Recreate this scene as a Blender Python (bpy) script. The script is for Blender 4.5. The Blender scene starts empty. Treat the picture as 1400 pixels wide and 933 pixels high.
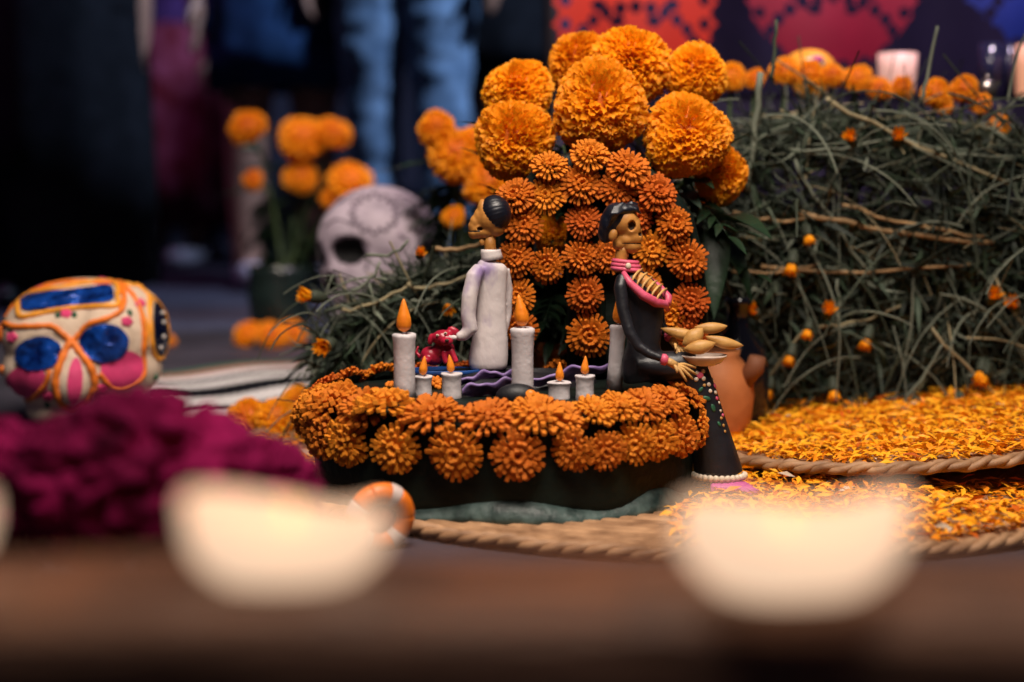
import bpy, math, random
import numpy as np
from mathutils import Vector, Matrix, Quaternion
from mathutils.bvhtree import BVHTree
from mathutils import noise as mnoise
rnd = random.Random(11)
sc = bpy.context.scene
COL = sc.collection
PI = math.pi
# ------------------------------------------------------------------ camera
FPX, CX, CY, CAMZ = 1944.4, 700.0, 466.5, 0.30
PITCH = math.atan(216.5 / FPX)
cd = bpy.data.cameras.new('camera'); cam = bpy.data.objects.new('camera', cd); COL.objects.link(cam)
cam.location = (0, 0, CAMZ); cam.rotation_euler = (PI / 2 - PITCH, 0, 0)
cd.lens = 50; cd.sensor_width = 36; cd.clip_start = 0.02; cd.clip_end = 200
cd.dof.use_dof = True; cd.dof.focus_distance = 1.36; cd.dof.aperture_fstop = 2.1; cd.dof.aperture_blades = 0
sc.camera = cam
# ------------------------------------------------------------------ world, lamps, exposure
w = bpy.data.worlds.new('World'); sc.world = w; w.use_nodes = True
bg = w.node_tree.nodes['Background']; bg.inputs[0].default_value = (0.16, 0.19, 0.42, 1); bg.inputs[1].default_value = 0.06
def aim(o, tgt):
    o.rotation_euler = (Vector(tgt) - o.location).to_track_quat('-Z', 'Y').to_euler()
def area(name, loc, tgt, size, watts, col):
    l = bpy.data.lights.new(name, 'AREA'); l.energy = watts; l.color = col; l.shape = 'DISK'; l.size = size
    o = bpy.data.objects.new(name, l); COL.objects.link(o); o.location = loc; aim(o, tgt); return o
def spot(name, loc, tgt, watts, col, ang, soft=.12, blend=.6):
    l = bpy.data.lights.new(name, 'SPOT'); l.energy = watts; l.color = col; l.spot_size = math.radians(ang); l.spot_blend = blend; l.shadow_soft_size = soft
    o = bpy.data.objects.new(name, l); COL.objects.link(o); o.location = loc; aim(o, tgt); return o
spot('key_lamp', (0.12, 0.62, 1.75), (0.05, 1.5, 0.15), 245, (1.0, 0.87, 0.75), 68, .55, .55)
spot('crowd_light_blue', (1.3, 2.75, 2.5), (-0.55, 4.1, .45), 600, (0.50, 0.68, 1.0), 58)  # blue light inferred from the lit jeans and skirt; fixture unseen
spot('crowd_fill_magenta', (-1.9, 3.2, 1.9), (-0.75, 4.3, .2), 22, (0.95, 0.30, 0.9), 75)  # added magenta fill on the crowd, no visible source
spot('vase_fill_spot', (-0.55, 1.9, 2.1), (-0.42, 2.55, .25), 115, (1.0, .85, .72), 42)  # added spot without a fixture, brightens the marigolds at the back left
spot('backdrop_fill_spot', (0.9, 1.75, 2.0), (0.60, 2.5, .68), 130, (0.92, 0.72, 0.9), 60)  # added spot, source unseen, brightens the backdrop and paper banners
sc.view_settings.view_transform = 'Standard'; sc.view_settings.look = 'None'
sc.view_settings.exposure = 0; sc.view_settings.gamma = 1
sc.cycles.use_denoising = True
sc.cycles.max_bounces = 6; sc.cycles.diffuse_bounces = 3; sc.cycles.glossy_bounces = 3; sc.cycles.transmission_bounces = 4
sc.cycles.sample_clamp_indirect = 4; sc.cycles.caustics_reflective = False; sc.cycles.caustics_refractive = False
# ------------------------------------------------------------------ layout helpers (pixel of the 1400x933 photo -> point in the place)
def ray(px, py):
    x = (px - CX) / FPX; y = -(py - CY) / FPX; c, s = math.cos(PITCH), math.sin(PITCH)
    return Vector((x, c + y * s, -s + y * c))
def at(px, py, Y):
    d = ray(px, py); t = Y / d.y
    return Vector((d.x * t, Y, CAMZ + d.z * t))
def gnd(px, py, z=0.0):
    d = ray(px, py); t = (z - CAMZ) / d.z
    return Vector((d.x * t, d.y * t, z))
def mpp(Y): return Y / FPX
# ------------------------------------------------------------------ mesh helpers
class MB:
    def __init__(s): s.v = []; s.f = []; s.m = []
    def add(s, vs, fs, mi=0):
        b = len(s.v); s.v.extend([tuple(v) for v in vs]); s.f.extend([tuple(i + b for i in f) for f in fs]); s.m.extend([mi] * len(fs)); return s
    def box(s, c, d, mi=0, rot=None):
        c = Vector(c); hx, hy, hz = d[0] / 2, d[1] / 2, d[2] / 2
        vs = [Vector((x, y, z)) for x in (-hx, hx) for y in (-hy, hy) for z in (-hz, hz)]
        if rot is not None: vs = [rot @ v for v in vs]
        vs = [c + v for v in vs]
        return s.add(vs, [(0, 1, 3, 2), (4, 6, 7, 5), (0, 4, 5, 1), (2, 3, 7, 6), (0, 2, 6, 4), (1, 5, 7, 3)], mi)
    def tube(s, pts, radii, n=8, mi=0, caps=True, flat=(1, 1, 1), roll=0):
        pts = [Vector(p) for p in pts]; k = len(pts)
        if not hasattr(radii, '__len__'): radii = [radii] * k
        vs = []; prev = None
        for i, p in enumerate(pts):
            t = (pts[min(i + 1, k - 1)] - pts[max(i - 1, 0)])
            t = t.normalized() if t.length > 1e-9 else Vector((0, 0, 1))
            if prev is None:
                a = Vector((0, 0, 1)) if abs(t.z) < .9 else Vector((0, 1, 0))
                prev = (a - t * a.dot(t)).normalized()
            else:
                prev = (prev - t * prev.dot(t)); prev = prev.normalized() if prev.length > 1e-6 else t.orthogonal().normalized()
            bb = t.cross(prev)
            for j in range(n):
                an = 2 * PI * j / n + roll
                o = (prev * math.cos(an) + bb * math.sin(an)) * radii[i]
                vs.append(p + Vector((o.x * flat[0], o.y * flat[1], o.z * flat[2])))
        fs = [(i * n + j, i * n + (j + 1) % n, (i + 1) * n + (j + 1) % n, (i + 1) * n + j) for i in range(k - 1) for j in range(n)]
        if caps:
            vs.append(pts[0]); vs.append(pts[-1]); a, b = k * n, k * n + 1
            fs += [(a, (j + 1) % n, j) for j in range(n)] + [(b, (k - 1) * n + j, (k - 1) * n + (j + 1) % n) for j in range(n)]
        return s.add(vs, fs, mi)
    def ell(s, c, r, nu=16, nv=10, mi=0, rot=None):
        c = Vector(c)
        if not hasattr(r, '__len__'): r = (r, r, r)
        vs = []
        for i in range(nv + 1):
            th = PI * i / nv
            for j in range(nu):
                ph = 2 * PI * j / nu
                v = Vector((r[0] * math.sin(th) * math.cos(ph), r[1] * math.sin(th) * math.sin(ph), r[2] * math.cos(th)))
                vs.append(c + (rot @ v if rot is not None else v))
        fs = [(i * nu + j, (i + 1) * nu + j, (i + 1) * nu + (j + 1) % nu, i * nu + (j + 1) % nu) for i in range(nv) for j in range(nu)]
        return s.add(vs, fs, mi)
    def lathe(s, prof, n=40, c=(0, 0, 0), mi=0, sx=1, sy=1, fn=None):
        c = Vector(c); vs = []
        for (r, z) in prof:
            for j in range(n):
                a = 2 * PI * j / n
                p = Vector((r * math.cos(a) * sx, r * math.sin(a) * sy, z))
                if fn: p = fn(p, a)
                vs.append(c + p)
        k = len(prof)
        fs = [(i * n + j, i * n + (j + 1) % n, (i + 1) * n + (j + 1) % n, (i + 1) * n + j) for i in range(k - 1) for j in range(n)]
        return s.add(vs, fs, mi)
    def grid(s, fn, nu, nv, mi=0):
        vs = [fn(i / nu, j / nv) for i in range(nu + 1) for j in range(nv + 1)]
        return s.add(vs, [(i * (nv + 1) + j, (i + 1) * (nv + 1) + j, (i + 1) * (nv + 1) + j + 1, i * (nv + 1) + j + 1) for i in range(nu) for j in range(nv)], mi)
    def inst(s, base, faces, mats, mi=0):
        base = np.asarray(base, float); n = len(base)
        for k, M4 in enumerate(mats):
            A = np.array(M4); vv = base @ A[:3, :3].T + A[:3, 3]
            s.add(vv.tolist(), faces, mi if not callable(mi) else mi(k))
        return s
    def mesh(s, name, mats, smooth=True):
        me = bpy.data.meshes.new(name); me.from_pydata(s.v, [], s.f); me.validate(); 
        for m in (mats if isinstance(mats, (list, tuple)) else [mats]): me.materials.append(m)
        if len(me.polygons) == len(s.m): me.polygons.foreach_set('material_index', s.m)
        me.polygons.foreach_set('use_smooth', [smooth] * len(me.polygons)); me.update(); return me
def link(name, me, parent=None, loc=(0, 0, 0), rot=None):
    o = bpy.data.objects.new(name, me); COL.objects.link(o); o.location = loc
    if rot is not None: o.rotation_mode = 'QUATERNION'; o.rotation_quaternion = rot
    if parent: o.parent = parent
    return o
def obj(name, mb, mats, parent=None, smooth=True, loc=(0, 0, 0), rot=None):
    return link(name, mb.mesh(name, mats, smooth), parent, loc, rot)
def tag(o, label=None, cat=None, group=None, kind=None):
    if label: o['label'] = label
    if cat: o['category'] = cat
    if group: o['group'] = group
    if kind: o['kind'] = kind
    return o
def thing(name, loc, label, cat, group=None):
    o = bpy.data.objects.new(name, None); COL.objects.link(o); o.location = loc; o.empty_display_size = .02
    return tag(o, label, cat, group)
def fuse(mb, voxel, mats, name='body', smooth=6, matfn=None, warp=None):
    """one continuous surface from overlapping masses"""
    me = mb.mesh('raw', [], True); o = bpy.data.objects.new('raw', me); COL.objects.link(o)
    r = o.modifiers.new('r', 'REMESH'); r.mode = 'VOXEL'; r.voxel_size = voxel
    if smooth:
        q = o.modifiers.new('s', 'SMOOTH'); q.iterations = smooth; q.factor = .5
    dg = bpy.context.evaluated_depsgraph_get(); dg.update()
    m2 = bpy.data.meshes.new_from_object(o.evaluated_get(dg)); m2.name = name
    bpy.data.objects.remove(o); bpy.data.meshes.remove(me)
    if warp:
        for v in m2.vertices: v.co = warp(v.co)
    m2.materials.clear()
    for m in (mats if isinstance(mats, (list, tuple)) else [mats]): m2.materials.append(m)
    if matfn:
        for p in m2.polygons: p.material_index = matfn(p.center)
    m2.polygons.foreach_set('use_smooth', [True] * len(m2.polygons)); m2.update()
    return m2
def qto(d, up=None):
    return Vector(d).normalized().to_track_quat('Z', 'Y')
# ------------------------------------------------------------------ materials
def lin(r, g, b):
    f = lambda c: (c / 255 / 12.92) if c / 255 <= .04045 else ((c / 255 + .055) / 1.055) ** 2.4
    return (f(r), f(g), f(b))
def M(name, col, rough=.6, var=.2, scale=30, bump=.0, bscale=150, col2=None, spec=.4, transl=0, emit=None, es=0, metal=0, objvar=0, sheen=0, detail=4, coat=0, stretch=None, tr=0):
    m = bpy.data.materials.new(name); m.use_nodes = True; nt = m.node_tree; N = nt.nodes; L = nt.links
    p = N['Principled BSDF']; out = N['Material Output']
    tc = N.new('ShaderNodeTexCoord'); src = tc.outputs['Object']
    if stretch:
        mp = N.new('ShaderNodeMapping'); mp.inputs['Scale'].default_value = stretch; L.new(src, mp.inputs['Vector']); src = mp.outputs[0]
    nz = N.new('ShaderNodeTexNoise'); nz.inputs['Scale'].default_value = scale; nz.inputs['Detail'].default_value = detail; L.new(src, nz.inputs['Vector'])
    cr = N.new('ShaderNodeValToRGB'); L.new(nz.outputs['Fac'], cr.inputs['Fac'])
    a = [c * (1 - var) for c in col]; b = col2 if col2 else [min(1, c * (1 + var)) for c in col]
    cr.color_ramp.elements[0].position = .33; cr.color_ramp.elements[1].position = .68
    cr.color_ramp.elements[0].color = (*a, 1); cr.color_ramp.elements[1].color = (*b, 1)
    cout = cr.outputs['Color']
    if objvar:
        oi = N.new('ShaderNodeObjectInfo'); hs = N.new('ShaderNodeHueSaturation')
        mr = N.new('ShaderNodeMapRange'); mr.inputs[3].default_value = 1 - objvar; mr.inputs[4].default_value = 1 + objvar
        L.new(oi.outputs['Random'], mr.inputs[0]); L.new(mr.outputs[0], hs.inputs['Value']); L.new(cout, hs.inputs['Color'])
        m2 = N.new('ShaderNodeMapRange'); m2.inputs[3].default_value = .5 - objvar * .06; m2.inputs[4].default_value = .5 + objvar * .06
        L.new(oi.outputs['Random'], m2.inputs[0]); L.new(m2.outputs[0], hs.inputs['Hue']); cout = hs.outputs['Color']
    L.new(cout, p.inputs['Base Color'])
    p.inputs['Roughness'].default_value = rough; p.inputs['Specular IOR Level'].default_value = spec; p.inputs['Metallic'].default_value = metal
    if sheen: p.inputs['Sheen Weight'].default_value = sheen
    if coat: p.inputs['Coat Weight'].default_value = coat; p.inputs['Coat Roughness'].default_value = .15
    if tr: p.inputs['Transmission Weight'].default_value = tr
    if emit:
        p.inputs['Emission Color'].default_value = (*emit, 1); p.inputs['Emission Strength'].default_value = es
    if bump:
        n2 = N.new('ShaderNodeTexNoise'); n2.inputs['Scale'].default_value = bscale; n2.inputs['Detail'].default_value = 3; L.new(src, n2.inputs['Vector'])
        bp = N.new('ShaderNodeBump'); bp.inputs['Strength'].default_value = bump; bp.inputs['Distance'].default_value = .3 / bscale
        L.new(n2.outputs['Fac'], bp.inputs['Height']); L.new(bp.outputs[0], p.inputs['Normal'])
    if transl:
        t = N.new('ShaderNodeBsdfTranslucent'); mx = N.new('ShaderNodeMixShader'); mx.inputs[0].default_value = transl
        L.new(cout, t.inputs['Color']); L.new(p.outputs[0], mx.inputs[1]); L.new(t.outputs[0], mx.inputs[2]); L.new(mx.outputs[0], out.inputs['Surface'])
    return m
m_petal = M('marigold_petal', (.95, .315, .004), .55, .08, 25, col2=(1.0, .45, .009), transl=.42, objvar=.07, spec=.25)
m_petal_deep = M('marigold_petal_deep', (.78, .18, .004), .6, .2, 40, transl=.25, objvar=.1)
m_stem = M('marigold_stem', (.045, .075, .025), .6, .3, 40)
m_leaf = M('marigold_leaf', (.012, .030, .013), .42, .35, 30, bump=.25, bscale=120, transl=.12, objvar=.2)
m_leaf_pale = M('broad_leaf', (.040, .062, .045), .4, .3, 25, bump=.25, bscale=80, transl=.1, objvar=.2)
m_cflower = M('orange_clay', (.56, .118, .007), .68, .32, 90, bump=.35, bscale=350, objvar=.2, col2=(.74, .19, .012), spec=.2)
m_cflower_y = M('golden_clay', (.62, .155, .009), .66, .25, 90, bump=.35, bscale=350, objvar=.12, col2=(.76, .23, .018), spec=.2)
m_cgreen = M('dark_green_glaze', (.0025, .006, .0048), .55, .5, 25, bump=.5, bscale=90, col2=(.006, .014, .010), spec=.22)
m_cfoot = M('worn_green_glaze', (.03, .06, .055), .45, .5, 60, bump=.5, bscale=140, col2=(.09, .14, .13))
m_cblack = M('black_clay', (.008, .008, .011), .5, .4, 60, bump=.35, bscale=160, spec=.4)
m_wclay = M('white_clay', (.60, .535, .53), .55, .12, 45, bump=.35, bscale=120, col2=(.70, .63, .61))
m_candleclay = M('candle_white_clay', (.62, .57, .58), .5, .12, 60, bump=.4, bscale=160)
m_lilac = M('lilac_wash', (.20, .12, .34), .5, .3, 60, bump=.3, bscale=150, col2=(.36, .25, .50))
m_skin = M('bone_ochre_clay', (.47, .185, .035), .5, .2, 60, bump=.18, bscale=300, col2=(.60, .27, .06))
m_bone = M('pale_bone_clay', (.58, .33, .11), .5, .2, 120, bump=.3, bscale=260)
m_hole = M('dark_hollow', (.03, .014, .006), .7, .3, 80)
m_hair = M('black_hair_clay', (.006, .007, .014), .38, .3, 60, bump=.3, bscale=220, spec=.5)
m_pink = M('pink_clay', (.66, .075, .15), .42, .2, 70, bump=.25, bscale=200, col2=(.78, .14, .24))
m_rose = M('magenta_fringe', (.50, .06, .30), .5, .2, 60, bump=.2, bscale=200)
m_red = M('red_clay', (.36, .012, .035), .32, .25, 70, bump=.25, bscale=180, coat=.15)
m_blue = M('blue_clay', (.01, .05, .20), .35, .3, 60, bump=.3, bscale=180)
m_flame = M('orange_flame_clay', (.85, .21, .008), .45, .15, 120, bump=.3, bscale=260, col2=(.95, .30, .02))
m_pearl = M('pearl_bead', (.66, .56, .44), .3, .15, 120)
m_green = M('green_paint', (.02, .10, .05), .5, .3, 100)
m_bread = M('bread_clay', (.52, .24, .05), .5, .3, 60, bump=.3, bscale=140, col2=(.64, .36, .11))
m_bowl = M('bowl_clay', (.58, .46, .38), .45, .2, 60, bump=.2, bscale=140)
m_terra = M('terracotta', (.50, .155, .045), .62, .18, 18, bump=.25, bscale=120, col2=(.60, .21, .07))
m_terrad = M('terracotta_inner', (.20, .07, .03), .7, .2, 18)
# ------------------------------------------------------------------ ground
def gfn(u, v):
    return Vector(((u - .5) * 60, -4 + v * 60, 0))
m_ground = M('paving', (.040, .036, .050), .6, .35, 6, bump=.4, bscale=60, spec=.35)
tag(obj('ground', MB().grid(gfn, 2, 2), m_ground, smooth=False), kind='structure')
# ------------------------------------------------------------------ flower library
def bloom_mesh(seed, N=880, lo=False):
    R = random.Random(seed); mb = MB(); ga = PI * (3 - 5 ** .5); zmin = -.55
    ell = (1, 1, .86); mb.ell((0, 0, -.05), (.86, .86, .74), 16, 10, 1)
    nr, nc = (3, 4) if not lo else (2, 2)
    for i in range(N):
        cz = 1 - (1 - zmin) * (i + .5) / N; th = math.acos(cz); ph = i * ga + R.uniform(-.2, .2)
        n = Vector((math.sin(th) * math.cos(ph), math.sin(th) * math.sin(ph), cz))
        et = Vector((-math.sin(ph), math.cos(ph), 0)); ep = et.cross(n)
        ro = R.gauss(0, .55); wd = et * math.cos(ro) + ep * math.sin(ro); nb = n.cross(wd)
        if nb.dot(ep) < 0: nb = -nb
        L = R.uniform(.97, 1.08) * (1 + .05 * math.sin(3 * ph + seed)); wmax = R.uniform(.065, .12); ph1 = R.uniform(0, 6); curl = R.uniform(.03, .13)
        vs = []
        for a in range(nr + 1):
            s = a / nr
            for b in range(nc + 1):
                j = b / nc * 2 - 1
                r = .74 + (L - .74) * s - (abs(j) ** 2) * .05 * s
                if a == nr: r += .022 * math.cos(j * 7 + ph1)
                p = n * r + wd * (j * wmax * (.35 + .75 * s)) + nb * (curl * s * s + .045 * s * math.sin(j * 4.2 + ph1))
                vs.append(Vector((p.x * ell[0], p.y * ell[1], p.z * ell[2])))
        mb.add(vs, [(a * (nc + 1) + b, a * (nc + 1) + b + 1, (a + 1) * (nc + 1) + b + 1, (a + 1) * (nc + 1) + b) for a in range(nr) for b in range(nc)])
    mb.tube([(0, 0, -.42), (0, 0, -.60), (0, 0, -.85), (0, 0, -1.0)], [.42, .30, .17, .08], 10, 2)
    return mb.mesh('bloom', [m_petal, m_petal_deep, m_stem])
BLOOMS = [bloom_mesh(s) for s in (1, 2, 3)]
BLOOMS_LO = [bloom_mesh(s, 260, True) for s in (4, 5)]
def blade(L, W, curl=.2, n=5, fold=.15):
    vs = []; fs = []
    for i in range(n + 1):
        s = i / n; wd = W * (math.sin(PI * (s ** .75)) * .95 + .03)
        for j in (-1, 0, 1): vs.append((j * wd / 2, L * s, abs(j) * fold * wd - curl * L * s * s))
    for i in range(n):
        for j in range(2): a = i * 3 + j; fs.append((a, a + 1, a + 4, a + 3))
    return vs, fs
def pinnate_mesh(seed, mat, L=.09, n=5, lw=.011, ll=.034):
    R = random.Random(seed); mb = MB(); pts = [(0, L * i / 6, -.25 * L * (i / 6) ** 2) for i in range(7)]
    mb.tube(pts, [.0014 * (1 - .8 * i / 6) for i in range(7)], 5)
    v, f = blade(ll, lw, .25)
    for k in range(n):
        s = .3 + .62 * k / n; y = L * s; z = -.25 * L * s * s
        for sd in (-1, 1):
            Mx = Matrix.Translation((0, y, z)) @ Matrix.Rotation(sd * -R.uniform(.7, 1.0), 4, 'Z') @ Matrix.Rotation(R.uniform(-.3, .3), 4, 'Y') @ Matrix.Scale(R.uniform(.8, 1.15) * (1 - .25 * s), 4)
            mb.inst(v, f, [Mx])
    mb.inst(v, f, [Matrix.Translation((0, L * .96, -.24 * L))])
    return mb.mesh('leaf', mat)
PINN = [pinnate_mesh(s, m_leaf) for s in (1, 2, 3)]
def broad_mesh(seed, mat, L=.075, W=.024):
    R = random.Random(seed); mb = MB(); v, f = blade(L, W, .3, 8, .22); mb.add(v, f); mb.tube([(0, L * i / 6, -.3 * L * (i / 6) ** 2 - .0005) for i in range(7)], [.0009 * (1 - .8 * i / 6) for i in range(7)], 4); return mb.mesh('leaf', mat)
BROAD = [broad_mesh(1, m_leaf_pale), broad_mesh(2, m_leaf, .09, .026)]
def marigold(p, R, face, foot, label, group, var=0, lo=False, leaves=3, leafset=None, name='marigold'):
    """bloom centre p, radius R, facing direction, stem running to foot"""
    p = Vector(p); foot = Vector(foot); q = qto(face)
    root = thing(name, foot, label, 'marigold', group)
    me = (BLOOMS_LO if lo else BLOOMS)[var % (2 if lo else 3)]
    b = link('bloom', me, root, p - foot, q @ Quaternion((0, 0, 1), rnd.uniform(0, 6))); b.scale = (R * rnd.uniform(.92, 1.06), R * rnd.uniform(.92, 1.06), R * rnd.uniform(.86, 1.08))
    n = q @ Vector((0, 0, 1)); a = p - n * R * .95; pts = []
    c1 = a - n * .05; 
    for i in range(9):
        t = i / 8; pt = a * (1 - t) ** 2 + c1 * 2 * t * (1 - t) + foot * t * t; pts.append(pt - foot)
    obj('stem', MB().tube(pts, .0028, 6), m_stem, root)
    for k in range(leaves):
        pt = pts[2 + (k * 2) % 6]; d = Vector((rnd.uniform(-1, 1), rnd.uniform(0, .7), rnd.uniform(-.9, .2))).normalized()
        me = rnd.choice(leafset or PINN); o = link('leaf', me, root, pt, d.to_track_quat('Y', 'Z')); s = rnd.uniform(.8, 1.3); o.scale = (s, s, s)
    return root
# ------------------------------------------------------------------ clay flowers
def clay_flower_mesh(seed, rings, mat, loose=0.0):
    R = random.Random(seed); mb = MB()
    mb.lathe([(0, -.22), (.55, -.2), (.72, -.08), (.6, .02), (0, .1)], 18, mi=1)
    for (r, n, tilt, z, r0) in rings:
        off = R.uniform(0, 6)
        for k in range(n):
            a = off + 2 * PI * (k + R.uniform(-.12, .12) * (1 + loose * 2)) / n; tl = tilt + R.uniform(-.08, .08) * (1 + 4 * loose); rr = r * R.uniform(.93, 1.05) * (1 + R.uniform(-.12, .1) * loose)
            wt = PI * r / n * R.uniform(.66, .84); d = Vector((math.cos(a), math.sin(a), 0)); t = Vector((-d.y, d.x, 0)); tw = R.uniform(-.25, .25) * (1 + loose * 2)
            pts = []; rad = []
            for s, kr in ((0, .5), (.35, .8), (.75, 1.02), (.95, 1.0), (1.0, .8)):
                l = r0 + (rr - r0) * s
                pts.append(d * (r0 + (l - r0) * math.cos(tl)) + Vector((0, 0, z + (l - r0) * math.sin(tl) + loose * .12 * math.sin(s * 3 + a * 3))) + t * (tw * wt * s * s))
                rad.append(wt * kr)
            mb.tube(pts, rad, 4, 0, roll=PI / 4 + R.uniform(-.15, .15))
    return mb.mesh('clay_flower', [mat, m_cgreen], False)
def RG(s): return [(1.0, 25 + s, .05, 0, .3), (.80, 19 + s % 2, .36, .10, .22), (.57, 14, .74, .14, .12), (.34, 8, 1.05, .18, .05)]
CF = [clay_flower_mesh(20 + s, RG(s), m_cflower, .2) for s in range(4)]
def RG2(s): return [(1.0, 22 + s, .04, -.03, .2), (.84, 18 + s % 2, .28, .05, .15), (.62, 13, .55, .09, .1), (.40, 8, .95, .12, .05)]
CFL = [clay_flower_mesh(40 + s, RG2(s), m_cflower_y, .26) for s in range(4)]
# ------------------------------------------------------------------ clay altar: platform, arch, flowers
AC = Vector((-.008, 1.365, 0)); PA, PB, PH = .187, .140, .098
altar = thing('clay_altar', AC, 'dark green glazed clay altar with orange clay flowers around its platform and arch', 'clay altar')
def wall_prof():
    return [(0, .0), (.985, .0), (.995, .02), (1.0, .04), (.985, .06), (.975, .08), (.965, .092), (.93, PH), (.5, PH + .003), (0, PH + .003)]
def lump(p, a):
    k = 1 + .018 * math.sin(5 * a + 1) + .012 * math.sin(11 * a); return Vector((p.x * k, p.y * k, p.z))
obj('platform', MB().lathe(wall_prof(), 96, sx=PA, sy=PB, fn=lump), m_cgreen, altar)
def footlump(p, a):
    k = 1 + .025 * math.sin(4 * a + .5) + .015 * math.sin(9 * a + 2); return Vector((p.x * k, p.y * k, p.z * (1 + .3 * math.sin(7 * a))))
obj('foot_flange', MB().lathe([(.9, .001), (1.06, .001), (1.05, .008), (1.0, .016), (.93, .02)], 96, sx=PA, sy=PB, fn=footlump), m_cfoot, altar)
def ell_at(px, py_guess_front=True, grow=.008):
    th = -PI / 2
    for _ in range(12):
        Y = AC.y + (PB + grow) * math.sin(th); X = (px - CX) * mpp(Y); c = (X - AC.x) / (PA + grow); c = max(-1, min(1, c)); th = -math.acos(c)
    return th
def rim_flower(th, z, up, R, grow, var, tiltside=0.0, set_=None):
    x, y = (PA + grow) * math.cos(th), (PB + grow) * math.sin(th)
    n = Vector((math.cos(th) / PA, math.sin(th) / PB, 0)).normalized(); t = Vector((-n.y, n.x, 0))
    d = n * math.cos(up) + Vector((0, 0, math.sin(up))) + t * tiltside
    o = link('clay_flower', (set_ or CFL)[var % 4], altar, (x, y, z), qto(d) @ Quaternion((0, 0, 1), rnd.uniform(0, 6)))
    s = R * rnd.uniform(.95, 1.06); o.scale = (s, s, s * rnd.uniform(.8, 1.05)); return o
k = 0
for px, z, ts in ((436, .172, .1), (472, .168, .1), (540, .167, .15), (622, .166, .0), (707, .165, 0), (783, .168, -.75), (828, .166, -.35), (868, .170, -.7), (900, .170, -.4), (932, .171, -.2), (958, .172, .3)):
    rim_flower(ell_at(px), z - .1, -.05 + rnd.uniform(-.1, .1), .0248 if px < 760 else .0200, .010, k, ts); k += 1
for px, z, up in ((424, .186, .7), (452, .197, .9), (498, .196, .8), (522, .202, 1.2), (588, .195, .95), (668, .194, .9), (735, .196, .9), (772, .191, .6), (815, .197, .9), (850, .199, .9), (884, .199, .8), (915, .200, .8), (945, .199, .8)):
    rim_flower(ell_at(px, grow=-.004), z - .098, up + .22, .0280 if px < 760 else .0225, -.004, k); k += 1
for i in range(13):
    th = PI * (i + .5) / 13; rim_flower(th, .075, .1, .025, .010, k); k += 1
for i in range(11):
    th = PI * (i + .3) / 11
    rim_flower(th, .099, .9, .022, -.006, k, 0, CF); k += 1
# arch: a band, a middle column and a panel carrying clay flowers
AY = 1.452
def arch_pt(px, py, dy=0): return at(px, py, AY + dy) - AC
path = [(706, 512), (702, 460), (702, 410), (705, 360), (706, 320), (720, 280), (745, 250), (775, 234), (806, 226), (840, 234), (872, 247), (903, 270), (925, 305), (938, 350), (944, 400), (944, 450), (944, 512)]
mb = MB()
for i, (px, py) in enumerate(path):
    p = arch_pt(px, py); q0 = arch_pt(*path[max(0, i - 1)]); q1 = arch_pt(*path[min(len(path) - 1, i + 1)])
    t = (q1 - q0).normalized(); nn = Vector((t.z, 0, -t.x)); hw = .018 + .001 * math.sin(i * 2.2)
    mb.v += [tuple(p + nn * hw + Vector((0, .003, 0))), tuple(p + nn * hw * .8 + Vector((0, -.009, 0))), tuple(p - nn * hw * .8 + Vector((0, -.009, 0))), tuple(p - nn * hw + Vector((0, .003, 0))), tuple(p - nn * hw * .8 + Vector((0, .014, 0))), tuple(p + nn * hw * .8 + Vector((0, .014, 0)))]
for i in range(len(path) - 1):
    for j in range(6): mb.f.append((i * 6 + j, i * 6 + (j + 1) % 6, i * 6 + 6 + (j + 1) % 6, i * 6 + 6 + j)); mb.m.append(0)
mb.f += [(5, 4, 3, 2, 1, 0), tuple(len(mb.v) - 6 + j for j in range(6))]; mb.m += [0, 0]
obj('arch_band', mb, m_cgreen, altar)
a, b = arch_pt(802, 514), arch_pt(802, 228)
obj('arch_column', MB().tube([a, a.lerp(b, .3), a.lerp(b, .6), b], [.021, .02, .021, .018], 12, flat=(1, .5, 1)), m_cgreen, altar)
pp = [(812, 512), (814, 300), (826, 250), (860, 256), (900, 285), (925, 340), (934, 400), (934, 512)]
fr = [arch_pt(x, y, -.001) for x, y in pp]; bk = [arch_pt(x, y, .009) for x, y in pp]; n = len(pp)
obj('arch_panel', MB().add(fr + bk, [tuple(range(n - 1, -1, -1)), tuple(range(n, 2 * n))] + [(i, (i + 1) % n, n + (i + 1) % n, n + i) for i in range(n)]), m_cgreen, altar, smooth=False)
AF = [(751, 228, 25, -.1, 1.0), (806, 213, 26, 0, .85), (859, 230, 27, .15, .8), (705, 269, 25, -.4, .5), (746, 268, 25, -.1, .25), (795, 253, 26, 0, .12), (845, 259, 26, .1, .25), (898, 264, 26, .3, .55), (716, 308, 26, -.25, .2), (798, 303, 23, 0, .15), (868, 298, 23, .35, .2), (921, 307, 25, .25, .2), (704, 354, 25, -.2, .1), (748, 364, 22, .1, 0), (795, 352, 25, -.05, .05), (833, 350, 23, .0, .0), (890, 342, 24, .2, .1), (940, 356, 25, .25, .1), (707, 405, 24, -.3, .1), (800, 402, 25, 0, 0), (880, 388, 24, .2, .2), (943, 414, 26, .2, .05), (912, 432, 23, 0, 0), (805, 459, 27, 0, 0), (708, 452, 24, -.2, 0), (944, 462, 23, .2, 0)]
for i, (px, py, r, tx, up) in enumerate(AF):
    p = arch_pt(px, py, -.016); d = Vector((tx + rnd.uniform(-.2, .2), -1, up + rnd.uniform(-.15, .15)))
    o = link('clay_flower', CF[i % 4], altar, p, qto(d) @ Quaternion((0, 0, 1), rnd.uniform(0, 6))); s = r * mpp(AY) * rnd.uniform(1.06, 1.2); o.scale = (s, s * rnd.uniform(.94, 1.04), s * rnd.uniform(.85, 1.2))
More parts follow.
